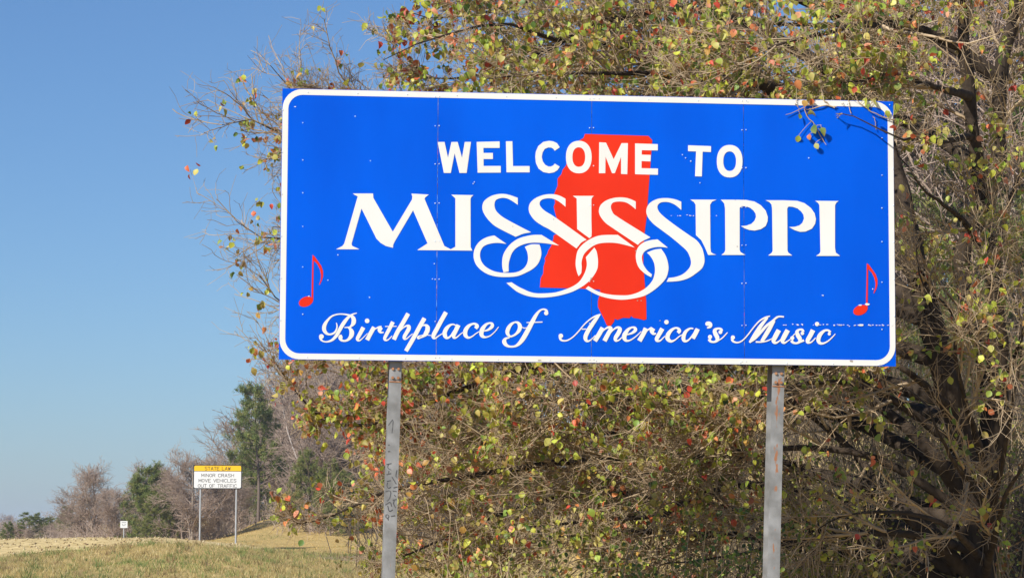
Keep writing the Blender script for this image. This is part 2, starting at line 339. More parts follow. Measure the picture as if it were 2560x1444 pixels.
# WELCOME TO
W1 = (1080, 320, 3.2); L1 = []
L1.append([[(45, 113), (100, 112), (128, 238), (155, 113), (205, 112), (240, 238), (262, 112), (312, 112), (277, 360), (220, 360), (181, 203), (150, 360), (95, 360)]])
L1.append([[(357, 112), (541, 108), (541, 160), (411, 160), (412, 200), (487, 200), (487, 249), (412, 249), (413, 304), (550, 304), (550, 357), (365, 358)]])
L1.append([[(591, 107), (643, 107), (648, 305), (781, 305), (781, 355), (596, 355)]])
L1.append([[(1022, 155), (1000, 122), (970, 108), (935, 103), (890, 112), (850, 145), (830, 190), (826, 232), (831, 280), (852, 325), (890, 353), (937, 362), (975, 355), (1003, 338), (1022, 310), (982, 285), (970, 300), (950, 309), (930, 308), (905, 295), (886, 268), (878, 232), (885, 195), (902, 168), (930, 156), (955, 158), (970, 167), (982, 183)]])
L1.append(ring(1174, 233, 103, 130, 51, 78))
L1.append([[(1337, 115), (1392, 118), (1453, 250), (1516, 122), (1567, 122), (1562, 370), (1512, 368), (1512, 232), (1462, 362), (1440, 362), (1388, 230), (1386, 362), (1335, 362)]])
L1.append([[(1624, 124), (1806, 130), (1806, 180), (1678, 178), (1677, 214), (1750, 216), (1748, 268), (1676, 265), (1676, 322), (1808, 325), (1807, 375), (1624, 370)]])
L1.append([[(2048, 139), (2232, 146), (2231, 193), (2165, 190), (2158, 388), (2104, 386), (2112, 188), (2048, 186)]])
L1.append(ring(2381, 266, 103, 130, 51, 78))
for L in L1: link("letter", flat_mesh("letter", [z(*W1, q) for q in L], .0024), M_white, sign)
# MISSISSIPPI
def smooth(pts, keep):
    """round an outline; indices in keep stay sharp corners"""
    out = []; n = len(pts); ks = sorted(keep)
    for a, b in zip(ks, ks[1:] + [ks[0] + n]):
        seg = [pts[i % n] for i in range(a, b + 1)]
        if len(seg) > 2: q, _ = resample(seg, 5 * len(seg)); out += [tuple(p) for p in q[:-1]]
        else: out.append(seg[0])
    return out
Z2, Z3, Z8 = (820, 460, 3.8788), (1440, 460, 3.7647), (1180, 480, 4.129); BIG = []
MI = [(240, 92), (437, 92), (440, 135), (628, 462), (815, 150), (818, 120), (808, 93), (978, 103), (965, 112), (942, 130), (936, 145), (1128, 600), (1190, 632), (1235, 608), (1235, 140), (1220, 125), (1195, 104), (1410, 108), (1390, 125), (1382, 145), (1383, 610), (1400, 645), (865, 640), (965, 575), (825, 255), (645, 560), (632, 590), (630, 618), (560, 600), (510, 570), (470, 530), (325, 238), (228, 580), (235, 600), (305, 632), (78, 632), (140, 600), (158, 575), (288, 120), (262, 108)]
BIG.append([z(*Z2, MI)])
def S(pts, keep): return z(*Z8, smooth(pts, keep))
s1u = [(472, 60), (430, 45), (385, 30), (330, 20), (270, 22), (205, 38), (150, 70), (118, 105), (106, 150), (112, 195), (140, 250), (190, 310), (260, 365), (450, 462), (480, 450), (530, 430), (610, 415), (390, 300), (300, 245), (250, 195), (233, 150), (233, 115), (245, 85), (275, 68), (320, 60), (365, 68), (410, 90), (472, 132)]
s1l = [(230, 448), (165, 462), (105, 490), (60, 530), (30, 580), (16, 640), (22, 700), (50, 760), (100, 810), (170, 850), (260, 872), (370, 876), (470, 866), (560, 830), (630, 790), (680, 740), (708, 680), (716, 630), (708, 575), (695, 540), (610, 540), (545, 565), (570, 620), (578, 680), (570, 730), (545, 775), (500, 810), (440, 830), (350, 834), (260, 825), (190, 800), (130, 760), (95, 710), (82, 655), (90, 605), (115, 565), (160, 540), (220, 527), (280, 525), (355, 535)]
BIG.append([S(s1u, [0, 13, 16, 27]), S(s1l, [0, 19, 21, 39])])
s2a = [(325, 828), (312, 770), (312, 700), (325, 640), (360, 580), (410, 525), (480, 480), (560, 455), (640, 442), (718, 442), (900, 553), (820, 538), (740, 527), (660, 522), (600, 525), (530, 540), (460, 575), (415, 625), (390, 690), (378, 750), (378, 820)]
s2b = [(355, 937), (410, 985), (470, 1030), (560, 1068), (650, 1085), (740, 1088), (840, 1078), (930, 1060), (1030, 1030), (1120, 985), (1190, 935), (1250, 870), (1290, 800), (1300, 740), (1298, 680), (1285, 610), (1262, 572), (1175, 672), (1185, 740), (1175, 800), (1150, 860), (1110, 920), (1060, 960), (1000, 990), (900, 1025), (820, 1040), (680, 1045), (600, 1030), (530, 1000), (470, 970), (408, 930)]
s2u = [(965, 70), (920, 45), (870, 28), (810, 22), (740, 30), (670, 55), (620, 90), (592, 130), (585, 180), (600, 230), (650, 295), (730, 350), (820, 400), (1078, 582), (1100, 555), (1130, 520), (1182, 492), (860, 262), (760, 200), (715, 160), (697, 125), (705, 95), (730, 75), (780, 65), (830, 68), (880, 88), (920, 115), (965, 152)]
BIG.append([S(s2u, [0, 13, 16, 27]), S(s2a, [0, 9, 10, 20]), S(s2b, [0, 16, 17, 30])])
BIG.append([z(*Z8, [(1040, 40), (1258, 40), (1240, 55), (1232, 75), (1232, 290), (1235, 420), (1232, 460), (1212, 476), (1085, 382), (1080, 68)])])
s3a = [(1100, 868), (1085, 830), (1070, 760), (1072, 690), (1085, 620), (1110, 575), (1160, 525), (1230, 480), (1310, 450), (1400, 442), (1505, 442), (1680, 572), (1590, 548), (1500, 528), (1410, 522), (1330, 528), (1270, 545), (1210, 585), (1160, 635), (1140, 680), (1130, 730), (1132, 770), (1130, 810), (1125, 840)]
s3u = [(1690, 98), (1640, 75), (1590, 60), (1530, 55), (1460, 62), (1390, 85), (1340, 120), (1315, 160), (1310, 210), (1330, 260), (1380, 320), (1450, 370), (1712, 545), (1750, 512), (1842, 468), (1500, 255), (1450, 205), (1433, 160), (1440, 125), (1465, 105), (1520, 98), (1580, 105), (1630, 130), (1690, 178)]
s3b = [(1172, 995), (1260, 1045), (1350, 1080), (1450, 1102), (1560, 1110), (1680, 1095), (1790, 1065), (1880, 1010), (1950, 950), (2000, 890), (2022, 830), (2028, 770), (2015, 700), (1990, 640), (1952, 585), (1880, 595), (1805, 625), (1840, 660), (1870, 710), (1885, 760), (1888, 820), (1878, 870), (1860, 915), (1820, 965), (1770, 1005), (1700, 1040), (1620, 1062), (1540, 1065), (1450, 1060), (1360, 1045), (1280, 1015), (1200, 970)]
BIG.append([S(s3u, [0, 12, 14, 23]), S(s3a, [0, 10, 11]), S(s3b, [0, 14, 16, 31])])
s4a = [(1848, 878), (1790, 845), (1730, 790), (1700, 730), (1690, 660), (1700, 600), (1730, 550), (1780, 515), (1840, 497), (1915, 488), (2022, 575), (1960, 567), (1900, 568), (1830, 585), (1780, 615), (1755, 660), (1757, 710), (1775, 760), (1810, 810), (1858, 850)]
s4 = [(2160, 100), (2110, 80), (2060, 68), (2000, 63), (1930, 68), (1870, 90), (1825, 125), (1802, 170), (1800, 220), (1825, 275), (1880, 335), (1960, 395), (2060, 470), (2150, 545), (2215, 605), (2245, 660), (2260, 720), (2250, 770), (2215, 815), (2160, 855), (2090, 878), (2030, 885), (2008, 925), (2080, 922), (2160, 912), (2240, 885), (2310, 840), (2370, 790), (2395, 740), (2400, 690), (2390, 630), (2370, 570), (2320, 500), (2250, 450), (2120, 360), (2000, 270), (1940, 215), (1915, 170), (1918, 135), (1945, 110), (1990, 102), (2040, 108), (2100, 135), (2160, 185)]
BIG.append([S(s4, [0, 21, 22, 43]), S(s4a, [0, 9, 10, 19])])
BIG.append([z(*Z3, [(1075, 147), (1322, 148), (1280, 165), (1262, 195), (1265, 600), (1270, 640), (1290, 655), (1320, 665), (1243, 667), (1215, 600), (1180, 530), (1128, 480), (1125, 195), (1110, 170)])])
BIG.append([z(*Z3, [(1362, 148), (1500, 148), (1600, 150), (1680, 165), (1740, 200), (1785, 250), (1805, 310), (1803, 350), (1785, 395), (1740, 425), (1680, 438), (1630, 432), (1590, 418), (1552, 395), (1600, 392), (1650, 375), (1680, 345), (1693, 310), (1690, 280), (1670, 250), (1640, 225), (1600, 210), (1560, 208), (1540, 225), (1540, 620), (1548, 640), (1595, 667), (1367, 667), (1395, 645), (1405, 620), (1402, 230), (1395, 185), (1380, 165)])])
BIG.append([z(*Z3, [(1782, 153), (1950, 153), (2080, 158), (2150, 180), (2210, 225), (2245, 275), (2258, 330), (2250, 375), (2220, 420), (2160, 447), (2110, 450), (2060, 435), (2005, 405), (2060, 402), (2100, 390), (2130, 365), (2145, 325), (2140, 290), (2120, 260), (2085, 230), (2040, 215), (2000, 212), (1988, 230), (1990, 625), (1998, 645), (2035, 672), (1807, 672), (1840, 648), (1850, 630), (1845, 240), (1840, 195), (1820, 170)])])
BIG.append([z(*Z3, [(2250, 158), (2472, 160), (2450, 175), (2438, 200), (2437, 600), (2445, 645), (2485, 676), (2258, 676), (2290, 655), (2300, 635), (2290, 200), (2280, 180)])])
for L in BIG: link("letter", flat_mesh("letter", L, .0024), M_white, sign)
# script line
B1, B2, A1, A2 = (780, 780, 9.1429), (1040, 760, 7.529), (1390, 780, 7.111), (1720, 780, 6.7368)
SCRIPT = [
 (B1, [[(190, 580, 60), (210, 630, 40), (260, 665, 28), (340, 675, 30), (430, 650, 45), (510, 590, 60), (580, 500, 75), (650, 370, 80), (730, 240, 80), (800, 150, 65), (880, 75, 40), (950, 40, 28), (1025, 20, 14)],
       [(555, 240, 14), (572, 310, 26), (560, 390, 32), (520, 460, 40), (460, 495, 40), (390, 505, 40), (330, 480, 60), (285, 420, 80), (275, 350, 85), (300, 270, 75), (360, 180, 50), (440, 100, 36), (530, 60, 28), (640, 42, 26), (760, 50, 30), (860, 75, 45), (930, 115, 75), (955, 180, 95), (945, 250, 90), (900, 310, 50), (850, 340, 28), (740, 350, 18)],
       [(820, 345, 20), (870, 380, 60), (905, 440, 95), (905, 510, 100), (870, 580, 75), (810, 635, 50), (740, 655, 40), (680, 640, 50), (650, 600, 80), (660, 560, 95), (690, 545, 60)]], [(215, 555, 110)]),
 (B1, [[(1175, 345, 90), (1130, 430, 85), (1070, 540, 80), (1040, 600, 75), (1050, 640, 50), (1090, 645, 30), (1150, 600, 18), (1220, 530, 14), (1270, 480, 12)]], [(1260, 197, 105)]),
 (B1, [[(1420, 340, 90), (1340, 480, 90), (1260, 635, 90)], [(1380, 450, 16), (1450, 380, 18), (1520, 345, 40), (1590, 335, 50)], [(1575, 345, 90), (1545, 410, 85), (1570, 460, 45), (1640, 460, 20)]], []),
 (B1, [[(1850, 220, 85), (1780, 360, 80), (1700, 510, 75), (1660, 600, 65), (1690, 640, 40), (1750, 620, 22), (1830, 540, 16)], [(1670, 325, 18), (1935, 322, 16)]], []),
 (B1, [[(2200, 30, 90), (2080, 240, 90), (1960, 440, 90), (1870, 625, 90)], [(2000, 440, 18), (2080, 360, 24), (2150, 315, 36), (2210, 320, 70), (2210, 380, 85), (2160, 470, 80), (2110, 560, 75), (2120, 610, 50), (2170, 600, 24), (2240, 540, 18), (2300, 490, 16)]], []),
 (B2, [[(160, 262, 74), (70, 420, 74), (0, 550, 74), (-90, 710, 74), (-190, 880, 70)], [(60, 470, 14), (120, 405, 20), (180, 395, 40), (215, 430, 75), (215, 490, 80), (180, 560, 75), (140, 600, 40), (80, 630, 24), (40, 640, 36), (40, 610, 28), (90, 590, 14), (160, 575, 12), (300, 590, 12)]], []),
 (B2, [[(565, 150, 75), (480, 300, 75), (400, 450, 75), (340, 560, 75), (325, 620, 60), (360, 640, 30), (420, 600, 18), (500, 550, 16)]], []),
 (B2, [[(750, 400, 20), (700, 378, 22), (640, 395, 40), (580, 450, 65), (540, 530, 75), (550, 600, 70), (590, 635, 40), (650, 600, 30), (720, 500, 36)], [(800, 390, 75), (760, 470, 75), (710, 580, 70), (720, 630, 45), (770, 620, 22), (840, 560, 16), (900, 520, 14)]], []),
 (B2, [[(1120, 455, 60), (1150, 410, 65), (1110, 370, 40), (1050, 375, 36), (980, 420, 60), (930, 500, 75), (930, 580, 70), (980, 628, 40), (1050, 610, 22), (1130, 550, 16), (1200, 510, 14)]], []),
 (B2, [[(1280, 505, 18), (1360, 480, 36), (1430, 420, 60), (1430, 370, 50), (1380, 355, 30), (1310, 390, 50), (1250, 470, 75), (1230, 550, 75), (1250, 600, 60), (1310, 620, 30), (1400, 590, 18), (1490, 510, 14), (1555, 425, 12)]], []),
 (B2, [[(1860, 335, 24), (1790, 380, 50), (1735, 460, 70), (1720, 540, 65), (1760, 600, 40), (1810, 600, 30), (1880, 560, 40), (1940, 490, 65), (1955, 410, 70), (1920, 350, 45), (1860, 335, 24)], [(1990, 430, 12), (2040, 450, 14), (2085, 440, 12)]], []),
 (B2, [[(2460, 170, 60), (2450, 115, 40), (2390, 95, 26), (2320, 130, 36), (2250, 220, 60), (2180, 350, 75), (2100, 500, 80), (2020, 640, 80), (1940, 740, 60), (1860, 790, 36), (1760, 795, 36), (1690, 760, 60), (1660, 700, 75), (1690, 645, 40), (1760, 630, 18)], [(2080, 345, 14), (2380, 335, 18)]], [(2450, 168, 80)]),
 (A1, [[(70, 440, 45), (80, 480, 36), (120, 505, 26), (200, 500, 22), (300, 440, 18), (400, 340, 18), (500, 220, 18), (600, 130, 20), (700, 70, 24), (790, 35, 14)], [(790, 35, 14), (720, 110, 55), (640, 220, 70), (570, 330, 70), (525, 430, 70), (530, 490, 55), (570, 515, 30), (630, 480, 16), (700, 410, 12)], [(455, 300, 16), (540, 300, 16)]], [(85, 420, 80)]),
 (A1, [[(830, 275, 75), (760, 400, 75), (690, 510, 75)], [(800, 370, 16), (870, 300, 22), (930, 270, 40), (975, 290, 60), (930, 380, 70), (860, 510, 75)], [(950, 390, 16), (1020, 310, 22), (1090, 270, 36), (1135, 300, 65), (1110, 370, 70), (1060, 450, 65), (1060, 500, 45), (1110, 500, 22), (1180, 440, 16)]], []),
 (A1, [[(1260, 400, 16), (1350, 370, 36), (1410, 320, 55), (1400, 280, 45), (1350, 270, 28), (1280, 310, 50), (1220, 400, 75), (1215, 460, 70), (1250, 505, 40), (1320, 495, 22), (1420, 430, 16), (1515, 340, 12)]], []),
 (A1, [[(1600, 285, 80), (1550, 390, 75), (1480, 510, 80)], [(1560, 390, 16), (1640, 310, 22), (1700, 285, 50)], [(1730, 285, 75), (1705, 330, 75), (1730, 380, 45), (1780, 380, 20)]], []),
 (A1, [[(1890, 290, 75), (1840, 380, 70), (1790, 470, 65), (1800, 505, 45), (1850, 505, 24), (1910, 450, 16), (1960, 410, 14)]], [(1963, 175, 80)]),
 (A1, [[(2165, 365, 60), (2195, 330, 55), (2170, 290, 40), (2120, 280, 30), (2050, 320, 50), (1990, 400, 70), (1985, 470, 70), (2040, 515, 45), (2110, 495, 22), (2190, 430, 16), (2240, 400, 14)]], []),
 (A1, [[(2440, 290, 22), (2380, 290, 28), (2310, 340, 50), (2270, 420, 65), (2270, 490, 60), (2310, 515, 36), (2370, 480, 24), (2450, 380, 30), (2490, 310, 40)], [(2520, 295, 70), (2480, 380, 70), (2430, 465, 70)]], []),
 (A2, [[(310, 190, 60), (360, 195, 70), (385, 215, 45), (370, 245, 40), (320, 265, 16)]], [(325, 195, 70)]),
 (A2, [[(570, 320, 40), (555, 285, 36), (500, 275, 30), (450, 305, 55), (460, 360, 65), (490, 420, 65), (490, 470, 50), (440, 500, 30), (380, 490, 36), (355, 450, 55)], [(480, 495, 14), (580, 430, 16), (665, 340, 12)]], [(545, 335, 65), (370, 415, 70)]),
 (A2, [[(740, 450, 45), (760, 490, 30), (830, 510, 22), (910, 480, 18), (1000, 390, 18), (1100, 260, 18), (1200, 150, 20), (1300, 90, 26), (1380, 65, 14)], [(1340, 90, 30), (1240, 210, 55), (1160, 330, 65), (1090, 440, 60), (1035, 510, 30)], [(1040, 510, 16), (1130, 440, 36), (1220, 340, 44), (1320, 230, 40), (1420, 150, 32), (1490, 90, 30), (1540, 72, 24), (1615, 78, 22)], [(1450, 140, 45), (1380, 260, 65), (1310, 380, 65), (1240, 490, 50)], [(1140, 500, 24), (1240, 500, 22), (1340, 480, 18), (1420, 440, 14)]], [(755, 425, 70)]),
 (A2, [[(1530, 300, 75), (1470, 410, 75), (1440, 480, 65), (1470, 515, 40), (1530, 490, 20), (1600, 420, 16)], [(1680, 300, 75), (1620, 410, 75), (1590, 480, 65), (1620, 515, 36), (1670, 490, 18), (1730, 450, 14)]], []),
 (A2, [[(1945, 330, 40), (1920, 295, 36), (1870, 295, 32), (1835, 330, 55), (1850, 390, 65), (1880, 440, 65), (1880, 490, 45), (1830, 520, 30), (1770, 510, 36), (1740, 475, 50)], [(1740, 430, 14), (1800, 360, 14)], [(1880, 510, 16), (1950, 470, 40)]], [(1925, 355, 60), (1755, 435, 68)]),
 (A2, [[(2105, 300, 75), (2060, 390, 70), (2015, 470, 65), (2020, 510, 40), (2080, 500, 20), (2150, 430, 14)]], [(2172, 198, 72)]),
 (A2, [[(2395, 340, 45), (2360, 305, 30), (2300, 310, 36), (2230, 370, 60), (2195, 450, 65), (2210, 510, 50), (2270, 525, 30), (2350, 490, 20), (2420, 430, 16), (2480, 365, 12)]], [(2378, 365, 52)]),
]
for zz, strokes, dots in SCRIPT:
    q = []
    for s in strokes: q += [z(*zz, r) for r in ribbon([(x, y, w * 1.04 + 2) for x, y, w in s])]
    q += [z(*zz, dot(*d)) for d in dots]
    link("letter", flat_mesh("letter", q, .0024), M_white, sign)
# rivets (too small to pick apart) and paint chips
riv = []
for x in (757, 2205):
    riv += [(x + (0 if x < 1000 else 0), y + (0 if x < 1000 else 38)) for y in (307, 400, 482, 566, 667, 785)]
for x, dy in ((1093, 0), (1479, 5), (1860, 10)):
    for y in (242, 315, 410, 508, 603, 698, 803, 893): riv += [(x - 5, y + dy), (x + 5, y + dy - .5)]
for k in range(13): riv.append((770 + k * 121 + (k * 37 % 17), 231 + k * 2.6)); riv.append((768 + k * 119 + (k * 23 % 13), 892 + k * 1.5))
for k in range(6): riv.append((707 - k * 1.2, 275 + k * 105)); riv.append((2232 + k * .8, 330 + k * 92))
riv += [(926, 402), (888, 291), (1186, 455), (1183, 459), (845, 637), (924, 743), (2022, 395), (2056, 738), (1706, 387), (1714, 395), (1727, 403), (1750, 457), (820, 700), (1086, 659), (1081, 697)]
pr = []
for (x, y) in riv:
    c = on_sign(x, y, .0012); r = .0048 + .0012 * rng.random(); ringv = [c + (SU * math.cos(t) + SZ * math.sin(t)) * r for t in np.arange(6) * math.pi / 3]
    top = [c + SN * .0045 + (SU * math.cos(t) + SZ * math.sin(t)) * r * .6 for t in np.arange(6) * math.pi / 3]
    pr.append((ringv + top, [(k, (k + 1) % 6, 6 + (k + 1) % 6, 6 + k) for k in range(6)] + [tuple(range(6, 12))]))
v, f = merge(pr); link("rivets", mesh("rivets", v, f), M_rivet, sign, kind="stuff")
pr = []
def chip(x, y, w, h, off=.0030):
    n_ = 7; pr.append(([on_sign(x + w * math.cos(t) * rng.uniform(.6, 1.1), y + h * math.sin(t) * rng.uniform(.6, 1.1), off) for t in np.arange(n_) * 2 * math.pi / n_], [tuple(range(n_))]))
for k in range(46):
    x = 1955 + 280 * rng.random() ** .8; chip(x, 811 + (x - 1955) * .006 + rng.normal(0, .8), rng.uniform(1, 4), rng.uniform(.8, 1.6))
for k in range(16): x = rng.uniform(1678, 1795); chip(x, 539 + rng.normal(0, .6), rng.uniform(.8, 3), rng.uniform(.6, 1.2))
for x, y, w, h in ((2168, 760, 7, 3.2), (2150, 762, 5, 2), (2152, 812, 8, 3.5), (738, 267, 3, 1.5), (772, 740, 3, 1.5), (2182, 722, 2, 2), (2057, 738, 3, 2)): chip(x, y, w, h)
v, f = merge(pr); link("paint_chips", mesh("paint_chips", v, f), M_signback, sign, kind="stuff")
pr = []
for x, y, w, h in ((1594, 751, 4, 2), (1603, 751, 3, 2), (1478, 696, 3, 5), (1474, 702, 3, 2), (1590, 627, 3.5, 3), (1348, 900, 8, 3), (1282, 566, 3, 1.5), (2128, 902, 9, 4), (1384, 548, 2.5, 2), (1650, 801, 3, 2), (1838, 500, 2, 1.4), (1843, 616, 3, 2)): chip(x, y, w * .7, h * .7, .0034)
v, f = merge(pr); link("scuffs", mesh("scuffs", v, f), material("scuff_grey", (.35, .31, .26), .8, .2), sign, kind="stuff")
# stringers on the back
for zz in (-.85, -.28, .28, .85):
    v, f = box(SC + SZ * zz - SN * .032, SU * (SW / 2 - .1), SN * .022, SZ * .03); link("stringer", mesh("stringer", v, f), M_alu, sign)
# steel posts
def beam_post(top_px, bot_px, mat):
    b0 = .060
    t = on_sign(*top_px, -b0); b = on_sign(*bot_px, -b0); ax = t - b; ax /= np.linalg.norm(ax)
    foot = b + ax * ((gz(b[0], b[1]) - .35 - b[2]) / ax[2]); head = t + ax * ((SC[2] + SH / 2 - .06 - t[2]) / ax[2])
    u = SU - ax * (SU @ ax); u /= np.linalg.norm(u); nn = np.cross(ax, u); nn = nn if nn @ SN > 0 else -nn
    org = t - nn * 0
    Mx = Matrix(((u[0], nn[0], ax[0], org[0]), (u[1], nn[1], ax[1], org[1]), (u[2], nn[2], ax[2], org[2]), (0, 0, 0, 1)))
    lo, hi = float((foot - t) @ ax), float((head - t) @ ax); e = np.eye(3)
    def B(c, s): return box_vf(c, e[0] * s[0], e[1] * s[1], e[2] * s[2])
    h = (hi - lo) / 2; m = (hi + lo) / 2
    V, Fc = merge([B((0, -.006, m), (.0485, .006, h)), B((0, -.199, m), (.0485, .006, h)), B((0, -.1025, m), (.004, .0905, h))])
    p = link("post", mesh("post", V, Fc), mat); p.matrix_world = Mx; p.parent = sign; p.matrix_parent_inverse = sign.matrix_basis.inverted()
    # splice plate with four bolts
    def sub(name, VF, mt):
        q = link(name, mesh(name, *VF), mt); q.matrix_world = Mx; q.parent = p; q.matrix_parent_inverse = Mx.inverted(); return q
    s_ = 1 / 319.0
    sub("splice_plate", B((.001, .0025, -.060), (.044, .0022, .075)), mat)
    sub("hinge_gap", B((0, .0015, -.152), (.0475, .003, .0045)), M_rust)
    for bx in (-.022, .022):
        for bz in (-.052, -.122):
            n6 = 6; V = [(bx + .0115 * math.cos(a), y, bz + .0115 * math.sin(a)) for y in (.003, .017) for a in np.arange(6) * math.pi / 3]
            sub("bolt", (V, [tuple(range(5, -1, -1)), tuple(range(6, 12))] + [(k, (k + 1) % 6, 6 + (k + 1) % 6, 6 + k) for k in range(6)]), M_rust)
    return p, Mx, (t, ax, u, nn)
pA, MxA, frA = beam_post((989.5, 905), (972, 1444), M_postA)
pB, MxB, frB = beam_post((1946.5, 917), (1934, 1444), M_postB)
# scribbled marker on the left post
GR = [[(160, 115), (200, 60), (220, 45), (215, 120), (205, 215)], [(135, 620), (200, 605)], [(165, 610), (150, 660), (195, 690)], [(135, 750), (195, 735)], [(165, 700), (160, 745)], [(140, 835), (190, 825)], [(150, 850), (140, 890), (160, 925), (190, 910)], [(120, 970), (170, 955), (190, 980), (175, 1050), (140, 1090)], [(120, 1140), (180, 1105), (200, 1160)], [(270, 690), (255, 770), (275, 790)], [(205, 780), (260, 870)], [(225, 920), (275, 905)], [(215, 960), (265, 965)], [(235, 1010), (250, 1030)], [(215, 1080), (265, 1065)], [(235, 1080), (225, 1120), (250, 1175)], [(150, 1150), (170, 1220), (215, 1200)], [(130, 1260), (125, 1295), (150, 1310), (165, 1280), (140, 1262)], [(150, 1310), (158, 1335)], [(155, 368), (175, 366)], [(150, 450), (180, 448)], [(190, 1285), (245, 1275)]]
polys = []
for s in GR: polys += [z(940, 1040, 5.157, r) for r in ribbon([(x, y, 9 if len(s) > 2 else 11) for x, y in s], 10)]
t_, ax_, u_, nn_ = frA; V, Fc = [], []
for q in polys:
    b = len(V)
    for x, y in q:
        d = ray(x, y); C = t_ + nn_ * (.0015 + .00001 * len(Fc)); V.append(EYE + d * (((C - EYE) @ nn_) / (d @ nn_)))
    Fc.append(tuple(range(b, b + 4)))
g_ = link("marker_scribble", mesh("marker_scribble", V, Fc), M_ink, kind="stuff"); g_.parent = pA; g_.matrix_parent_inverse = MxA.inverted()

# ------------------------------------------------------------------ branching generator
def kids(P, R, counts, t0, t1, lenf, ang, K2, wander, trop, rfac, rtip, rmax=9, fix=None):
    M, K, _ = P.shape; idx = np.repeat(np.arange(M), counts); n = len(idx)
    t = rng.uniform(t0, t1, n); s = t * (K - 1); i = np.minimum(s.astype(int), K - 2); fr = (s - i)[:, None]
    p = P[idx, i] * (1 - fr) + P[idx, i + 1] * fr; tan = P[idx, i + 1] - P[idx, i]; tan /= np.linalg.norm(tan, axis=1, keepdims=True) + 1e-9
    r0 = R[idx, i] * (1 - fr[:, 0]) + R[idx, i + 1] * fr[:, 0]
    q = rng.normal(size=(n, 3)); q -= tan * (q * tan).sum(1, keepdims=True); q /= np.linalg.norm(q, axis=1, keepdims=True) + 1e-9
    an = np.radians(rng.uniform(ang[0], ang[1], n))[:, None]; d = tan * np.cos(an) + q * np.sin(an)
    L = lenf(t, n) if callable(lenf) else rng.uniform(lenf[0], lenf[1], n)
    out = [p]
    for k in range(K2 - 1):
        d = d + rng.normal(size=(n, 3)) * wander + np.asarray(trop); d /= np.linalg.norm(d, axis=1, keepdims=True) + 1e-9
        p = p + d * (L / (K2 - 1))[:, None]
        if fix is not None: p = fix(p)
        out.append(p)
    r0 = np.minimum(np.maximum(r0 * rfac, rtip * 1.2), rmax)
    RR = r0[:, None] * (1 - np.linspace(0, 1, K2))[None] + rtip * np.linspace(0, 1, K2)[None]
    return np.stack(out, 1), RR, idx

# ------------------------------------------------------------------ pear tree around the sign
PX = 19.9
def pt(a):
    a = (a[0], a[1], a[2] + 2.5 * min(1, max(0, (a[2] - .2) / .8)) * (1 - .74 * min(1, max(0, (a[0] - 2150) / 150))))
    return at(a[0], a[1], PX + (a[0] - 1280) / F * 20 * math.tan(SA) + a[2])
def keep_off(p):
    rel = p - SC; u = rel @ SU; v = rel[:, 2]; b = -(rel @ SN)
    need = np.where(u < SW / 2 + .12, .32, -0.9)
    need = np.where((u < SW / 2 + .12) & (v > SH / 2 + .2), -.05, need)
    need = np.where((u > 2.0) & (v > 1.0), -0.1, need)
    need = np.where((u < 2.3) & (v < -SH / 2 + .3), 1.9, need)
    push = np.maximum(need - b, 0)
    return p - SN * push[:, None]
ptree_base = at(2455, 1444, PX + 3.3)
pear = thing("pear_tree", "sprawling pear tree with thinning red and green leaves spreading behind and over the welcome sign", "tree", (ptree_base[0], ptree_base[1], gz(ptree_base[0], ptree_base[1])))
def zg(pp): return pp
TR = [([(2470, 1860, 2.7), (2440, 1420, 2.6), (2395, 1050, 2.4), (2325, 800, 2.3), (2285, 640, 2.2), (2240, 450, 2.1), (2180, 250, 2.0), (2120, 50, 2.0), (2050, -160, 2.0)], .15, .045),
      ([(2455, 1500, 2.6), (2470, 1200, 2.8), (2478, 1000, 2.8), (2442, 800, 2.9), (2400, 690, 3.0), (2430, 560, 3.0), (2488, 440, 3.0), (2500, 200, 3.0), (2560, -120, 3.0)], .105, .04),
      ([(2460, 1400, 2.6), (2500, 1000, 2.2), (2480, 650, 1.8), (2430, 340, 1.6), (2412, 120, 1.5), (2400, -120, 1.4)], .085, .035)]
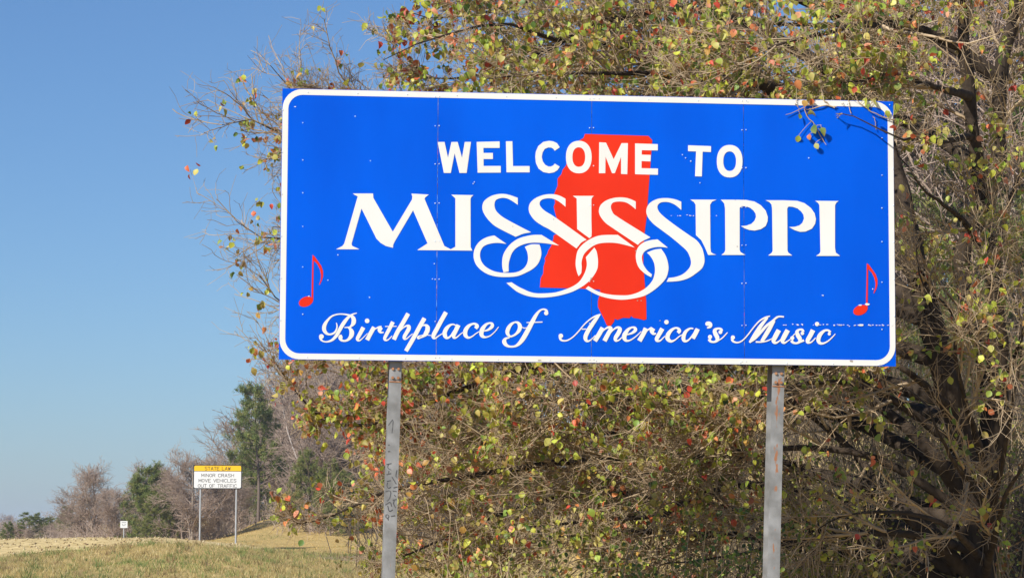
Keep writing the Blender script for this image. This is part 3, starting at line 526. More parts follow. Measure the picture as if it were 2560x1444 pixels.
LB = [[(2400, 1230, 2.5), (2320, 1120, 2.1), (2215, 1030, 1.7), (2110, 962, 1.4), (1990, 930, 1.3), (1850, 905, 1.2), (1650, 850, 1.2), (1400, 780, 1.3)],
      [(2380, 1180, 2.5), (2150, 1060, 1.7), (1980, 1010, 1.2), (1870, 990, 1.0), (1650, 990, .9), (1450, 1015, .9), (1300, 985, 1.0), (1180, 960, 1.1), (1040, 930, 1.2)],
      [(2420, 1430, 2.6), (2278, 1297, 2.0), (2223, 1241, 1.8), (2167, 1174, 1.6), (2083, 1085, 1.4), (2000, 1024, 1.3), (1900, 985, 1.4), (1750, 935, 1.5), (1500, 880, 1.7)],
      [(2400, 1420, 2.6), (2250, 1250, 1.9), (2050, 1190, 1.5), (1915, 1215, 1.2), (1820, 1220, 1.1), (1720, 1245, 1.0), (1660, 1280, 1.0), (1520, 1295, 1.0), (1400, 1305, 1.1), (1200, 1330, 1.3)],
      [(2420, 1500, 2.6), (2250, 1400, 2.2), (2100, 1385, 1.8), (1910, 1338, 1.4), (1700, 1330, 1.2), (1540, 1322, 1.1), (1350, 1335, 1.1), (1150, 1400, 1.2)],
      [(2320, 800, 2.3), (2100, 560, 2.0), (1900, 400, 1.7), (1720, 260, 1.5), (1600, 150, 1.4), (1474, 94, 1.2), (1370, 30, 1.1), (1300, -40, 1.1), (1200, -150, 1.1)],
      [(2300, 700, 2.2), (2050, 360, 1.6), (1900, 210, 1.2), (1700, 130, 1.0), (1500, 118, .8), (1380, 112, .7), (1250, 78, .6), (1050, 128, .6), (960, 170, .6)],
      [(2285, 640, 2.2), (1950, 470, 1.6), (1500, 380, 1.3), (1100, 370, 1.2), (850, 360, 1.2), (700, 330, 1.2), (610, 290, 1.2), (545, 305, 1.2)],
      [(2320, 800, 2.3), (1900, 640, 1.7), (1400, 560, 1.5), (1000, 560, 1.4), (780, 600, 1.4), (660, 590, 1.4), (600, 555, 1.4)],
      [(2350, 900, 2.4), (1900, 780, 1.7), (1400, 740, 1.4), (1000, 770, 1.3), (780, 780, 1.2), (680, 730, 1.2), (640, 670, 1.2)],
      [(2380, 1000, 2.4), (1950, 900, 1.8), (1500, 890, 1.4), (1150, 980, 1.2), (960, 1060, 1.1), (860, 1085, 1.0), (760, 1060, 1.0), (700, 1000, 1.0), (640, 930, 1.0)],
      [(2400, 1300, 2.5), (1900, 1150, 1.7), (1500, 1160, 1.2), (1200, 1210, 1.0), (1000, 1240, .9), (880, 1300, .9), (810, 1335, .9), (750, 1340, .9), (702, 1312, .9)],
      [(2400, 1420, 2.6), (1900, 1290, 1.9), (1500, 1240, 1.5), (1250, 1290, 1.2), (1050, 1370, 1.0), (900, 1430, .9)],
      [(2120, 50, 2.0), (1950, -20, 1.6), (1700, -30, 1.2), (1400, -20, .9), (1180, 30, .8), (1060, 40, .8), (1000, 20, .8)],
      [(2180, 250, 2.0), (2000, 130, 1.4), (1800, 40, 1.0), (1560, 40, .8), (1300, 150, .7), (1150, 190, .7), (1000, 190, .7)],
      [(2240, 450, 2.1), (2050, 260, 1.4), (1850, 210, .9), (1600, 200, .6), (1380, 200, .5), (1180, 215, .5)],
      [(2180, 250, 2.0), (2280, 60, 1.5), (2360, -120, 1.2)],
      [(2480, 650, 1.8), (2560, 430, 1.4), (2680, 240, 1.2)],
      [(2430, 340, 1.6), (2340, 350, .6), (2238, 342, -.07), (2150, 300, -.08), (2075, 268, -.08)],
      [(2420, 240, 1.5), (2330, 210, .5), (2240, 180, .3), (2130, 190, .2), (2050, 160, .2)],
      [(2412, 120, 1.5), (2250, 60, .8), (2100, 70, .3), (1950, 110, .2), (1800, 160, .3)],
      [(2480, 700, 1.8), (2420, 560, .8), (2330, 470, .3), (2290, 400, .1), (2275, 330, 0)],
      [(2500, 1000, 2.2), (2440, 860, 1.0), (2360, 760, .5), (2300, 690, .4), (2290, 600, .4)],
      [(2500, 1000, 2.2), (2560, 830, 1.2), (2600, 600, .9)],
      [(2460, 1250, 2.4), (2400, 1180, 1.0), (2330, 1100, .5), (2280, 1010, .4), (2200, 960, .4)],
      [(2460, 1400, 2.5), (2380, 1330, 1.1), (2250, 1290, .7), (2120, 1300, .6), (2020, 1360, .6)],
      [(2460, 1450, 2.5), (2500, 1280, 1.1), (2560, 1150, .7), (2620, 1000, .5)],
      [(2500, 200, 3.0), (2350, 100, 3.2), (2150, 60, 3.2), (1900, 60, 3.0), (1650, -40, 2.8)],
      [(2488, 440, 3.0), (2250, 300, 3.6), (1950, 250, 3.6), (1650, 230, 3.4), (1300, 100, 3.0)],
      [(2395, 1050, 2.4), (2150, 1000, 3.4), (1800, 1050, 3.6), (1400, 1100, 3.2), (1000, 1150, 2.8)],
      [(2440, 1420, 2.6), (2100, 1250, 3.4), (1700, 1200, 3.6), (1350, 1180, 3.2), (1050, 1100, 2.8), (900, 1010, 2.6)],
      [(2370, 1100, 2.5), (2200, 980, 1.0), (2050, 950, .8), (1930, 990, .8), (1800, 1080, .8)],
      [(2400, 1270, 2.5), (2200, 1150, 1.1), (2030, 1120, .9), (1850, 1130, .9), (1650, 1180, .9), (1450, 1260, .9)],
      [(2420, 1370, 2.5), (2250, 1330, 1.1), (2050, 1340, .9), (1800, 1390, .9), (1600, 1400, .9)],
      [(2385, 1030, 2.4), (2260, 930, .9), (2150, 900, .8), (2040, 930, .8), (1900, 1010, .8)],
      [(2470, 1200, 2.4), (2420, 1000, .9), (2400, 860, .6), (2430, 700, .5), (2500, 560, .5)],
      [(2455, 1400, 2.5), (2500, 1150, 1.0), (2530, 900, .6), (2520, 700, .6)],
      [(2240, 450, 2.1), (1600, 330, 1.6), (1000, 290, 1.3), (800, 270, 1.2), (740, 220, 1.2), (690, 165, 1.2)]]
VT, QT = [], []; P0, R0 = [], []
for pts, ra, rb in TR:
    P, L = resample([pt(a) for a in pts], 26); P[1:] += rng.normal(size=(25, 3)) * .012
    P[0, 2] = min(P[0, 2], gz(P[0, 0], P[0, 1]) - .1) if pts is TR[0][0] else P[0, 2]
    R = ra * (1 - np.linspace(0, 1, 26)) ** .7 + rb * np.linspace(0, 1, 26); R[0] *= 1.25
    v, q = tubes(P[None], R[None], 12)
    v = v + rng.normal(size=v.shape) * .004
    link("trunk", mesh("trunk", v, q, True), M_bark, pear); P0.append(P); R0.append(R)
LP, LR, LL = [], [], []
for k, pts in enumerate(LB):
    P, L = resample([pt(a) for a in pts], 26); P[1:] += np.cumsum(rng.normal(size=(25, 3)) * .012, 0) * np.linspace(0, 1, 25)[:, None]
    if k not in (18,): P = keep_off(P)
    ra = np.clip(.013 * L + .012, .018, .085) if k != 18 else .034
    ra = .05 if 31 <= k <= 36 else ra
    R = ra * (1 - np.linspace(0, 1, 26) ** .75) + .0035
    v, q = tubes(P[None], R[None], 8); link("limb", mesh("limb", v, q, True), M_bark, pear)
    LP.append(P); LR.append(R); LL.append(L)
LPa, LRa, LL = np.array(LP + P0), np.array(LR + R0), np.array(LL + [6.0] * 3)
c1 = np.maximum(2, (LL * 5.2)).astype(int); c1[18] = 0; c1[-3:] = 14
S1, R1, i1 = kids(LPa, LRa, c1, .22, 1.0, lambda t, n: rng.uniform(.7, 1.7, n) * (1.15 - .55 * t), (18, 52), 9, .13, (-.02, -.02, .03), .6, .004, .022, keep_off)
def shrink(S):
    q, _ = proj(S[:, 0]); x, y = q[:, 0], q[:, 1]
    f = np.where((x < 830) & (y < 960), .55, np.where((x < 1180) & (y < 240), .36, np.where((x < 900) & (y >= 960), .26, np.where((x < 1050) & (y >= 960), .5, 1.0))))
    return S[:, :1] + (S - S[:, :1]) * f[:, None, None]
S1 = shrink(S1)
_e = [7, 8, 9, 10, 37]; E1, ER1, _ = kids(LPa[_e], LRa[_e], 11, .74, 1.0, (.3, .75), (12, 50), 9, .12, (-.03, 0, .03), .7, .0028, .006)
_q, _ = proj(S1[:, 0]); _x, _y = _q[:, 0], _q[:, 1]; _pk = np.where((_x < 1000) & (_y < 225), .2, np.where((_x < 800) & (_y < 950), .85, np.where((_x > 2240) & (_y > 430), .27, np.where((_x > 1930) & (_y > 930), .30, np.where((_x < 900) & (_y > 1000), .5, np.where((_x < 2000) & (_y < 260), .78, 1.0))))))
_keep = rng.random(len(S1)) < _pk; S1, R1, i1 = np.concatenate([S1[_keep], E1]), np.concatenate([R1[_keep], ER1]), i1[_keep]
_ok = lambda p: p
C1, CR1, _ = kids(LPa[18:19], LRa[18:19], 6, .55, 1.0, (.06, .18), (30, 65), 7, .15, (0, 0, -.02), .6, .003, .008)
S1 = np.concatenate([S1, np.stack([resample(p, 9)[0] for p in C1])]); R1 = np.concatenate([R1, np.tile(np.linspace(.007, .003, 9), (6, 1))])
NC = 6
_c2n = rng.integers(9, 17, len(S1)); _lf = (proj(S1[:, 0])[0][:, 0] < 800) & (proj(S1[:, 0])[0][:, 1] < 950); _c2n[_lf] = rng.integers(3, 7, _lf.sum()); _c2n[-NC:] = 2
S2, R2, i2 = kids(S1, R1, _c2n, .12, 1.0, lambda t, n: rng.uniform(.22, .75, n) * (1.1 - .4 * t), (22, 62), 6, .20, (-.01, -.02, .02), .62, .0022, .008, keep_off)
S2 = shrink(S2); _m = i2 >= len(S1) - NC; S2[_m] = S2[_m][:, :1] + (S2[_m] - S2[_m][:, :1]) * .3
_c3n = rng.integers(5, 10, len(S2)); _lf = (proj(S2[:, 0])[0][:, 0] < 740) & (proj(S2[:, 0])[0][:, 1] < 950); _c3n[_lf] = rng.integers(1, 4, _lf.sum())
S3, R3, i3 = kids(S2, R2, _c3n, .1, 1.0, lambda t, n: rng.uniform(.05, .24, n), (30, 75), 3, .25, (0, 0, .02), .75, .0017, .0036, keep_off)
v, q = cat([tubes(S1, R1, 5), tubes(S2, R2, 4), tubes(S3, R3, 3)])
link("twigs", mesh("twigs", v, q, True), M_twig, pear, kind="stuff")

# leaves -------------------------------------------------------------
def leaf_template(fold, curl, wf):
    tt = [0, .18, .42, .68, .87, 1.0]; w = [0, .30, .41, .33, .15, 0]
    V = []
    for t, ww in zip(tt, w):
        zc = -curl * t * t
        V.append((0, t, zc)); 
        if ww: V.append((ww * wf, t + .02, zc + fold * ww)); V.append((-ww * wf, t + .02, zc + fold * ww))
    V = np.array(V)
    mid = [0, 1, 4, 7, 10, 13]; rt_ = [None, 2, 5, 8, 11, None]; lf = [None, 3, 6, 9, 12, None]
    T = []
    for k in range(5):
        for side, sgn in ((rt_, 1), (lf, -1)):
            a, b = side[k], side[k + 1]
            tri = []
            if a is None: tri = [(mid[k], b, mid[k + 1])]
            elif b is None: tri = [(mid[k], a, mid[k + 1])]
            else: tri = [(mid[k], a, b), (mid[k], b, mid[k + 1])]
            T += [t if sgn > 0 else t[::-1] for t in tri]
    return V, np.array(T)
TPL = [leaf_template(*a) for a in ((.25, .15, 1.0), (.7, .3, .95), (.15, .45, 1.1), (1.1, .2, .9), (.5, .7, 1.0), (.35, -.15, 1.05))]
PAL = 1.3 * np.array([(.40, .43, .055), (.33, .39, .055), (.25, .34, .05), (.42, .40, .10), (.46, .40, .12), (.15, .23, .045), (.09, .16, .035), (.33, .30, .085), (.27, .20, .06),
                (.52, .13, .05), (.50, .075, .045), (.52, .20, .07), (.60, .27, .16), (.34, .11, .045), (.47, .29, .07)])
PW = np.array([17, 15, 12, 10, 8, 8, 5, 7, 5, 3.6, 3.2, 3, 3, 3, 3.5]); PW = PW / PW.sum()
def rot_from(axis_y, up):
    y = axis_y / np.linalg.norm(axis_y, axis=1, keepdims=True); x = np.cross(y, up); x /= np.linalg.norm(x, axis=1, keepdims=True) + 1e-9
    return np.stack([x, y, np.cross(x, y)], 2)
tips = np.concatenate([S3[:, -1], S3[:, 1], S2[:, -1]])
pp_, _z = proj(tips)
dens = .42 - .16 * np.clip((pp_[:, 1] - 880) / 300, 0, 1) - .14 * np.clip((pp_[:, 0] - 2200) / 200, 0, 1)
dens = np.where((pp_[:, 0] < 720) & (pp_[:, 1] < 900), .16, dens); dens = np.where((pp_[:, 0] < 1000) & (pp_[:, 1] > 1100), dens * .6, dens)
dens = dens * np.where(np.sin(pp_[:, 0] * .021 + 1) + np.sin(pp_[:, 1] * .027 + pp_[:, 0] * .007) > -.3, 1.0, .55)
dens = np.where(((pp_[:, 0] > 2240) & (pp_[:, 1] > 430)) | ((pp_[:, 0] > 1900) & (pp_[:, 1] > 930)), dens * .7, dens)
dens = np.where((pp_[:, 0] < 960) & (pp_[:, 1] < 235), .05, dens)
sel = rng.random(len(tips)) < dens * .31
LPos = tips[sel]; LPos = np.repeat(LPos, rng.choice([1, 2, 3, 4, 5], len(LPos)), axis=0); LPos = LPos + rng.normal(size=LPos.shape) * .032
NL = len(LPos)
ay = np.c_[rng.normal(size=(NL, 2)) * .55, -np.abs(rng.normal(.8, .5, NL))]; upv = rng.normal(size=(NL, 3)) * .8 + np.array([-.2, -.75, .5])
ROT = rot_from(ay, upv); SIZ = (.036 + .048 * rng.beta(2, 2.4, NL)) * np.where(rng.random(NL) < .15, .7, 1)
COLI = rng.choice(len(PAL), NL, p=PW)
lpx, lz = proj(LPos)
left = (lpx[:, 0] < 1150); redder = left & (rng.random(NL) < .16); COLI[redder] = rng.integers(9, 14, redder.sum())
inframe = (lpx[:, 0] > 10) & (lpx[:, 0] < 2550) & (lpx[:, 1] > 10) & (lpx[:, 1] < 1435)
rel = LPos - SC; bsign = -(rel @ SN); insign = (lpx[:, 0] > 690) & (lpx[:, 0] < 2245) & (lpx[:, 1] > 222) & (lpx[:, 1] < 915) & (bsign > 0)
score = np.where(inframe & ~insign, SIZ / lz * np.abs(ROT[:, 1, 2]) * (1 + .15 * (lz < 20.6)), -1); order = np.argsort(-score)
# the sprig that hangs over the sign's upper right corner
SPR = [([(2085, 268), (2060, 250), (2055, 226), (2050, 200)], .005), ([(2090, 268), (2055, 266), (2030, 272), (2005, 270), (1985, 280), (1966, 289)], .0055), ([(2012, 272), (2018, 292), (2036, 312), (2046, 332), (2066, 362)], .0042),
       ([(2240, 300), (2205, 292), (2175, 276), (2150, 256), (2136, 238)], .006), ([(2190, 324), (2188, 300), (2180, 290)], .0035), ([(2126, 285), (2124, 262), (2120, 240)], .0035), ([(2040, 316), (2052, 312), (2056, 330)], .003), ([(2000, 272), (1990, 262), (1992, 248)], .003)]
SPL = [(2000, 285, 2, .05), (2026, 274, 3, .08), (2034, 312, 6, .085), (2047, 322, 5, .08), (1997, 338, 0, .06), (2038, 358, 3, .055), (2022, 336, 9, .045), (2012, 250, 14, .06), (2020, 232, 3, .075), (2028, 246, 9, .06), (2166, 243, 0, .085), (2187, 246, 3, .095), (2238, 258, 1, .07), (2232, 312, 10, .07), (2215, 276, 0, .06), (1991, 200, 11, .085), (2075, 215, 8, .06), (2140, 216, 10, .06)]
for pl, rr in SPR:
    Pq, _ = resample([pt((x, y, -.07)) for x, y in pl], 12); Pq = Pq + rng.normal(size=Pq.shape) * .004
    v, q = tubes(Pq[None], np.linspace(rr, .0026, 12)[None], 6); link("branchlet", mesh("branchlet", v, q, True), M_twig, pear)
LPos = np.concatenate([LPos, [pt((x, y, -.08)) for x, y, c, sz in SPL]]); nsp = len(SPL)
_ay = np.c_[rng.normal(size=(nsp, 2)) * .35, -np.ones(nsp)]; ROT = np.concatenate([ROT, rot_from(_ay, rng.normal(size=(nsp, 3)) * .5 + np.array([-.2, -1, .3]))])
SIZ = np.r_[SIZ, [a[3] for a in SPL]]; COLI = np.r_[COLI, [a[2] for a in SPL]]; order = np.r_[np.arange(NL, NL + nsp), order]; NL += nsp
_sp = np.concatenate([resample([pt((x, y, -.07)) for x, y in pl], 30)[0] for pl, rr in SPR])
for x, y, c, sz in SPL:
    a = pt((x, y, -.08)); dd = np.linalg.norm(_sp - a, axis=1); b = _sp[dd.argmin()]
    if dd.min() < .2:
        Pq, _ = resample([b, (a + b) / 2 + [0, 0, .006], a], 6); v, q = tubes(Pq[None], np.full((1, 6), .0021), 4); link("leaf_stalk", mesh("leaf_stalk", v, q, True), M_twig, pear)
# shared leaf meshes, one for each shape and colour
LM = {}
def leaf_mesh(t, c):
    if (t, c) not in LM:
        V, T = TPL[t]; me = mesh("leaf", V, T, True)
        c1_ = PAL[c]; c2_ = PAL[(c * 5 + 3) % len(PAL)]; w = np.clip(V[:, 1:2] - .2, 0, 1) * .45
        set_colour(me, c1_ * (1 - w) + c2_ * w); me.materials.append(M_leaf); LM[(t, c)] = me
    return LM[(t, c)]
big = order[:300]
for k in big:
    o = bpy.data.objects.new("leaf", leaf_mesh(int(rng.integers(len(TPL))), int(COLI[k]))); COL.objects.link(o)
    m3 = ROT[k] * SIZ[k]
    o.matrix_world = Matrix([[m3[r, 0], m3[r, 1], m3[r, 2], LPos[k][r]] for r in range(3)] + [[0, 0, 0, 1]]); o.parent = pear; o.matrix_parent_inverse = pear.matrix_basis.inverted()
def leaf_cloud(name, pos, rot, siz, cols, parent, mat, kind="stuff", jit=.22):
    n = len(pos); ti = rng.integers(len(TPL), size=n); parts = []; CC = []
    for t in range(len(TPL)):
        m = ti == t; V, T = TPL[t]; k = m.sum()
        if not k: continue
        X = np.einsum('nij,vj->nvi', rot[m] * siz[m][:, None, None], V) + pos[m][:, None, :]
        parts.append((X.reshape(-1, 3), (T[None] + (np.arange(k) * len(V))[:, None, None]).reshape(-1, 3)))
        c = cols[m] * (1 + rng.normal(size=(k, 1)) * jit) ; c2 = cols[m][:, [0, 1, 2]] * np.array([1.15, .85, .9]); w = np.clip(V[:, 1:2] - .2, 0, 1)[None] * .6
        CC.append(np.clip(c[:, None, :] * (1 - w) + c2[:, None, :] * w, .01, .9).reshape(-1, 3))
    v, q = cat(parts); me = mesh(name, v, q, True); set_colour(me, np.concatenate(CC)); return link(name, me, mat, parent, kind)
rest = order[300:]
leaf_cloud("foliage", LPos[rest], ROT[rest], SIZ[rest], PAL[COLI[rest]], pear, M_leaf)
print("pear twigs", len(S1), len(S2), len(S3), "leaves", NL)

# ------------------------------------------------------------------ second stand-alone shrubs under the pear
def shrub(px, py, Y, w, h, n, cols, label, lsz=(.03, .05)):
    b = at(px, py, Y); zb = gz(b[0], b[1]); t = thing("shrub", label, "shrub", (b[0], b[1], zb))
    m = 26; base = np.array([b[0], b[1], zb]); P = []
    for k in range(m):
        a = rng.uniform(0, 2 * math.pi); rr = rng.random() ** .5
        tip = base + np.array([math.cos(a) * w * rr, math.sin(a) * w * .6 * rr, h * rng.uniform(.55, 1.0)]); mid = (base + tip) / 2 + rng.normal(size=3) * .08
        P.append(resample([base + rng.normal(size=3) * [.1, .1, 0], mid, tip], 8)[0])
    P = np.array(P); R = np.tile(np.linspace(.011, .003, 8), (m, 1))
    A, RA, _ = kids(P, R, 7, .2, 1, (.15, .45), (30, 70), 5, .2, (0, 0, .05), .7, .002)
    v, q = cat([tubes(P, R, 5), tubes(A, RA, 3)]); link("stems", mesh("stems", v, q, True), M_twig, t, kind="stuff")
    pos = A.reshape(-1, 3)[rng.integers(0, A.shape[0] * 5, n)] + rng.normal(size=(n, 3)) * .05
    rot = rot_from(rng.normal(size=(n, 3)) + [0, 0, -.2], rng.normal(size=(n, 3)) * .7 + [-.2, -.6, .6])
    leaf_cloud("foliage", pos, rot, rng.uniform(lsz[0], lsz[1], n), np.array(cols)[rng.integers(0, len(cols), n)], t, M_leaf)
shrub(1760, 1444, PX + 2.0, .95, 1.62, 1500, [(.10, .19, .035), (.14, .24, .05), (.07, .13, .03), (.22, .30, .06)], "dark green leafy shrub under the pear limbs beside the rusty post")
shrub(2060, 1444, PX + 3.4, .9, 2.2, 1000, [(.38, .38, .07), (.30, .33, .06), (.42, .36, .09)], "yellow green shrub standing behind the rusty post")
shrub(2420, 1200, PX + 5.2, 1.1, 3.9, 1300, [(.38, .40, .07), (.30, .35, .07), (.24, .30, .06)], "tall yellow green shrub behind the dark pear trunks")
shrub(1400, 1444, PX + 2.2, 1.1, 1.45, 800, [(.20, .27, .05), (.28, .33, .06), (.12, .18, .04)], "low green undergrowth shrub between the two posts")

shrub(2250, 1444, PX + 4.2, 1.2, 2.0, 1300, [(.33, .33, .07), (.26, .27, .06), (.20, .24, .05), (.40, .30, .09)], "tangled yellow green shrub at the foot of the pear trunks")
shrub(2540, 1444, PX + 3.9, 1.1, 2.3, 1200, [(.30, .32, .07), (.22, .25, .055), (.38, .33, .09), (.42, .20, .07)], "mottled shrub right of the pear trunk base")
shrub(1180, 1444, PX + 3.0, 1.1, 1.7, 700, [(.30, .31, .07), (.36, .34, .08), (.40, .28, .09)], "thin yellowing shrub beside the worn grey post")

shrub(2330, 1300, PX + 6.5, 1.3, 3.0, 1500, [(.36, .37, .07), (.28, .31, .06), (.42, .36, .09), (.20, .25, .05)], "olive shrub seen between the dark pear limbs at lower right")
shrub(2120, 1350, PX + 7.5, 1.4, 2.6, 1300, [(.30, .32, .06), (.22, .26, .05), (.40, .33, .09)], "olive shrub farther behind the rusty post")

# ------------------------------------------------------------------ background trees
def bare_meshes(seed, spread=.42, dens=1.0, thick=1.0):
    global rng; keep = rng; rng = np.random.default_rng(seed)
    nst = rng.integers(1, 4); P, R = [], []
    for k in range(nst):
        a = rng.uniform(0, 2 * math.pi); l = .02 + .10 * k
        P.append(resample([(0, 0, -.03), (math.cos(a) * l * .5, math.sin(a) * l * .5, .35), (math.cos(a) * l + rng.normal() * .02, math.sin(a) * l, .7), (math.cos(a) * l * 1.4, math.sin(a) * l * 1.3, .97)], 14)[0]); R.append(np.linspace(.0145, .003, 14) * (1 - .15 * k) * thick)
    P, R = np.array(P), np.array(R)
    A, RA, _ = kids(P, R, int(22 * dens), .16, .97, lambda t, n: rng.uniform(.2, spread, n) * (1.15 - .8 * t), (38, 78), 9, .12, (0, 0, .045), .6, .0022, .008)
    B, RB, _ = kids(A, RA, 11, .15, 1, lambda t, n: rng.uniform(.07, .19, n), (25, 55), 6, .16, (0, 0, .06), .65, .0016, .004)
    Cc, RC, _ = kids(B, RB, 6, .15, 1, lambda t, n: rng.uniform(.03, .09, n), (25, 60), 4, .18, (0, 0, .04), .7, .0012, .0022)
    t = mesh("trunk", *tubes(P, R, 8), True); c = mesh("crown", *cat([tubes(A, RA, 4), tubes(B, RB, 3), tubes(Cc, RC, 3)]), True)
    rng = keep; return t, c
def pine_meshes(seed, low=.35, spread=.22, full=1.0, cols=((.15, .19, .04), (.20, .235, .055), (.11, .15, .035), (.25, .25, .065))):
    global rng; keep = rng; rng = np.random.default_rng(seed)
    P = resample([(0, 0, -.03), (.01, 0, .3), (rng.normal() * .02, rng.normal() * .02, .65), (rng.normal() * .02, rng.normal() * .02, .97)], 14)[0][None]; R = np.linspace(.016, .003, 14)[None]
    A, RA, _ = kids(P, R, int(64 * full), low, .99, lambda t, n: spread * rng.uniform(.55, 1.1, n) * (1.25 - .85 * (t - low) / (1 - low)), (55, 95), 7, .10, (0, 0, .05), .5, .0016, .005)
    B, RB, _ = kids(A, RA, 5, .35, 1, lambda t, n: rng.uniform(.03, .08, n), (25, 60), 3, .15, (0, 0, .05), .6, .001, .002)
    cl = np.concatenate([B[:, -1], A[:, -1], A[:, -2], B[:, 1]]); n = 26; M = len(cl)
    c0 = np.repeat(cl, n, 0) + rng.normal(size=(M * n, 3)) * .010
    d = rng.normal(size=(M * n, 3)) + [0, 0, .5]; d /= np.linalg.norm(d, axis=1, keepdims=True); s = np.cross(d, rng.normal(size=(M * n, 3))); s /= np.linalg.norm(s, axis=1, keepdims=True)
    Ln = rng.uniform(.018, .034, (M * n, 1)); V = np.stack([c0 - s * .0028, c0 + s * .0028, c0 + d * Ln], 1).reshape(-1, 3)
    cc = np.array(cols)[rng.integers(0, len(cols), M)]; cc = np.repeat(cc, n * 3, 0) * (1 + rng.normal(size=(M * n * 3, 1)) * .12)
    t = mesh("trunk", *cat([tubes(P, R, 8), tubes(A, RA, 4)]), True); c = mesh("crown", V, np.arange(M * n * 3).reshape(-1, 3)); set_colour(c, np.clip(cc, .01, .9))
    rng = keep; return t, c
BARE = [bare_meshes(s, sp, dn) for s, sp, dn in ((1, .52, 1.2), (2, .58, 1.2), (3, .46, 1.1), (4, .55, 1.3))]
PINE = [pine_meshes(21, .30, .30, .75), pine_meshes(22, .10, .34, 1.6), pine_meshes(23, .03, .42, 1.8, ((.19, .21, .05), (.24, .245, .06), (.15, .175, .045)))]
for t, c in BARE: t.materials.append(M_barebark); c.materials.append(M_barktwig)
for t, c in PINE: t.materials.append(M_pinebark); c.materials.append(M_needle)
PALE = bare_meshes(8, .25, .7, .8); PALE[0].materials.append(M_palebark); PALE[1].materials.append(M_barktwig)
def tree(kind, var, px, top, Y, label, wide=1.0, group=None):
    p = at(px, top, Y); zb = gz(p[0], Y); h = p[2] - zb
    name = {"bare": "bare_tree", "pine": "pine_tree", "pale": "bare_tree"}[kind]
    t = thing(name, label, "tree", (p[0], Y, zb), group)
    src = BARE[var] if kind == "bare" else PINE[var] if kind == "pine" else PALE
    t.rotation_euler = (0, 0, float(rng.uniform(0, 6.28))); t.scale = (h * wide, h * wide, h)
    for nm, me in zip(("trunk", "crown"), src):
        o = bpy.data.objects.new(nm, me); COL.objects.link(o); o.parent = t
    return t
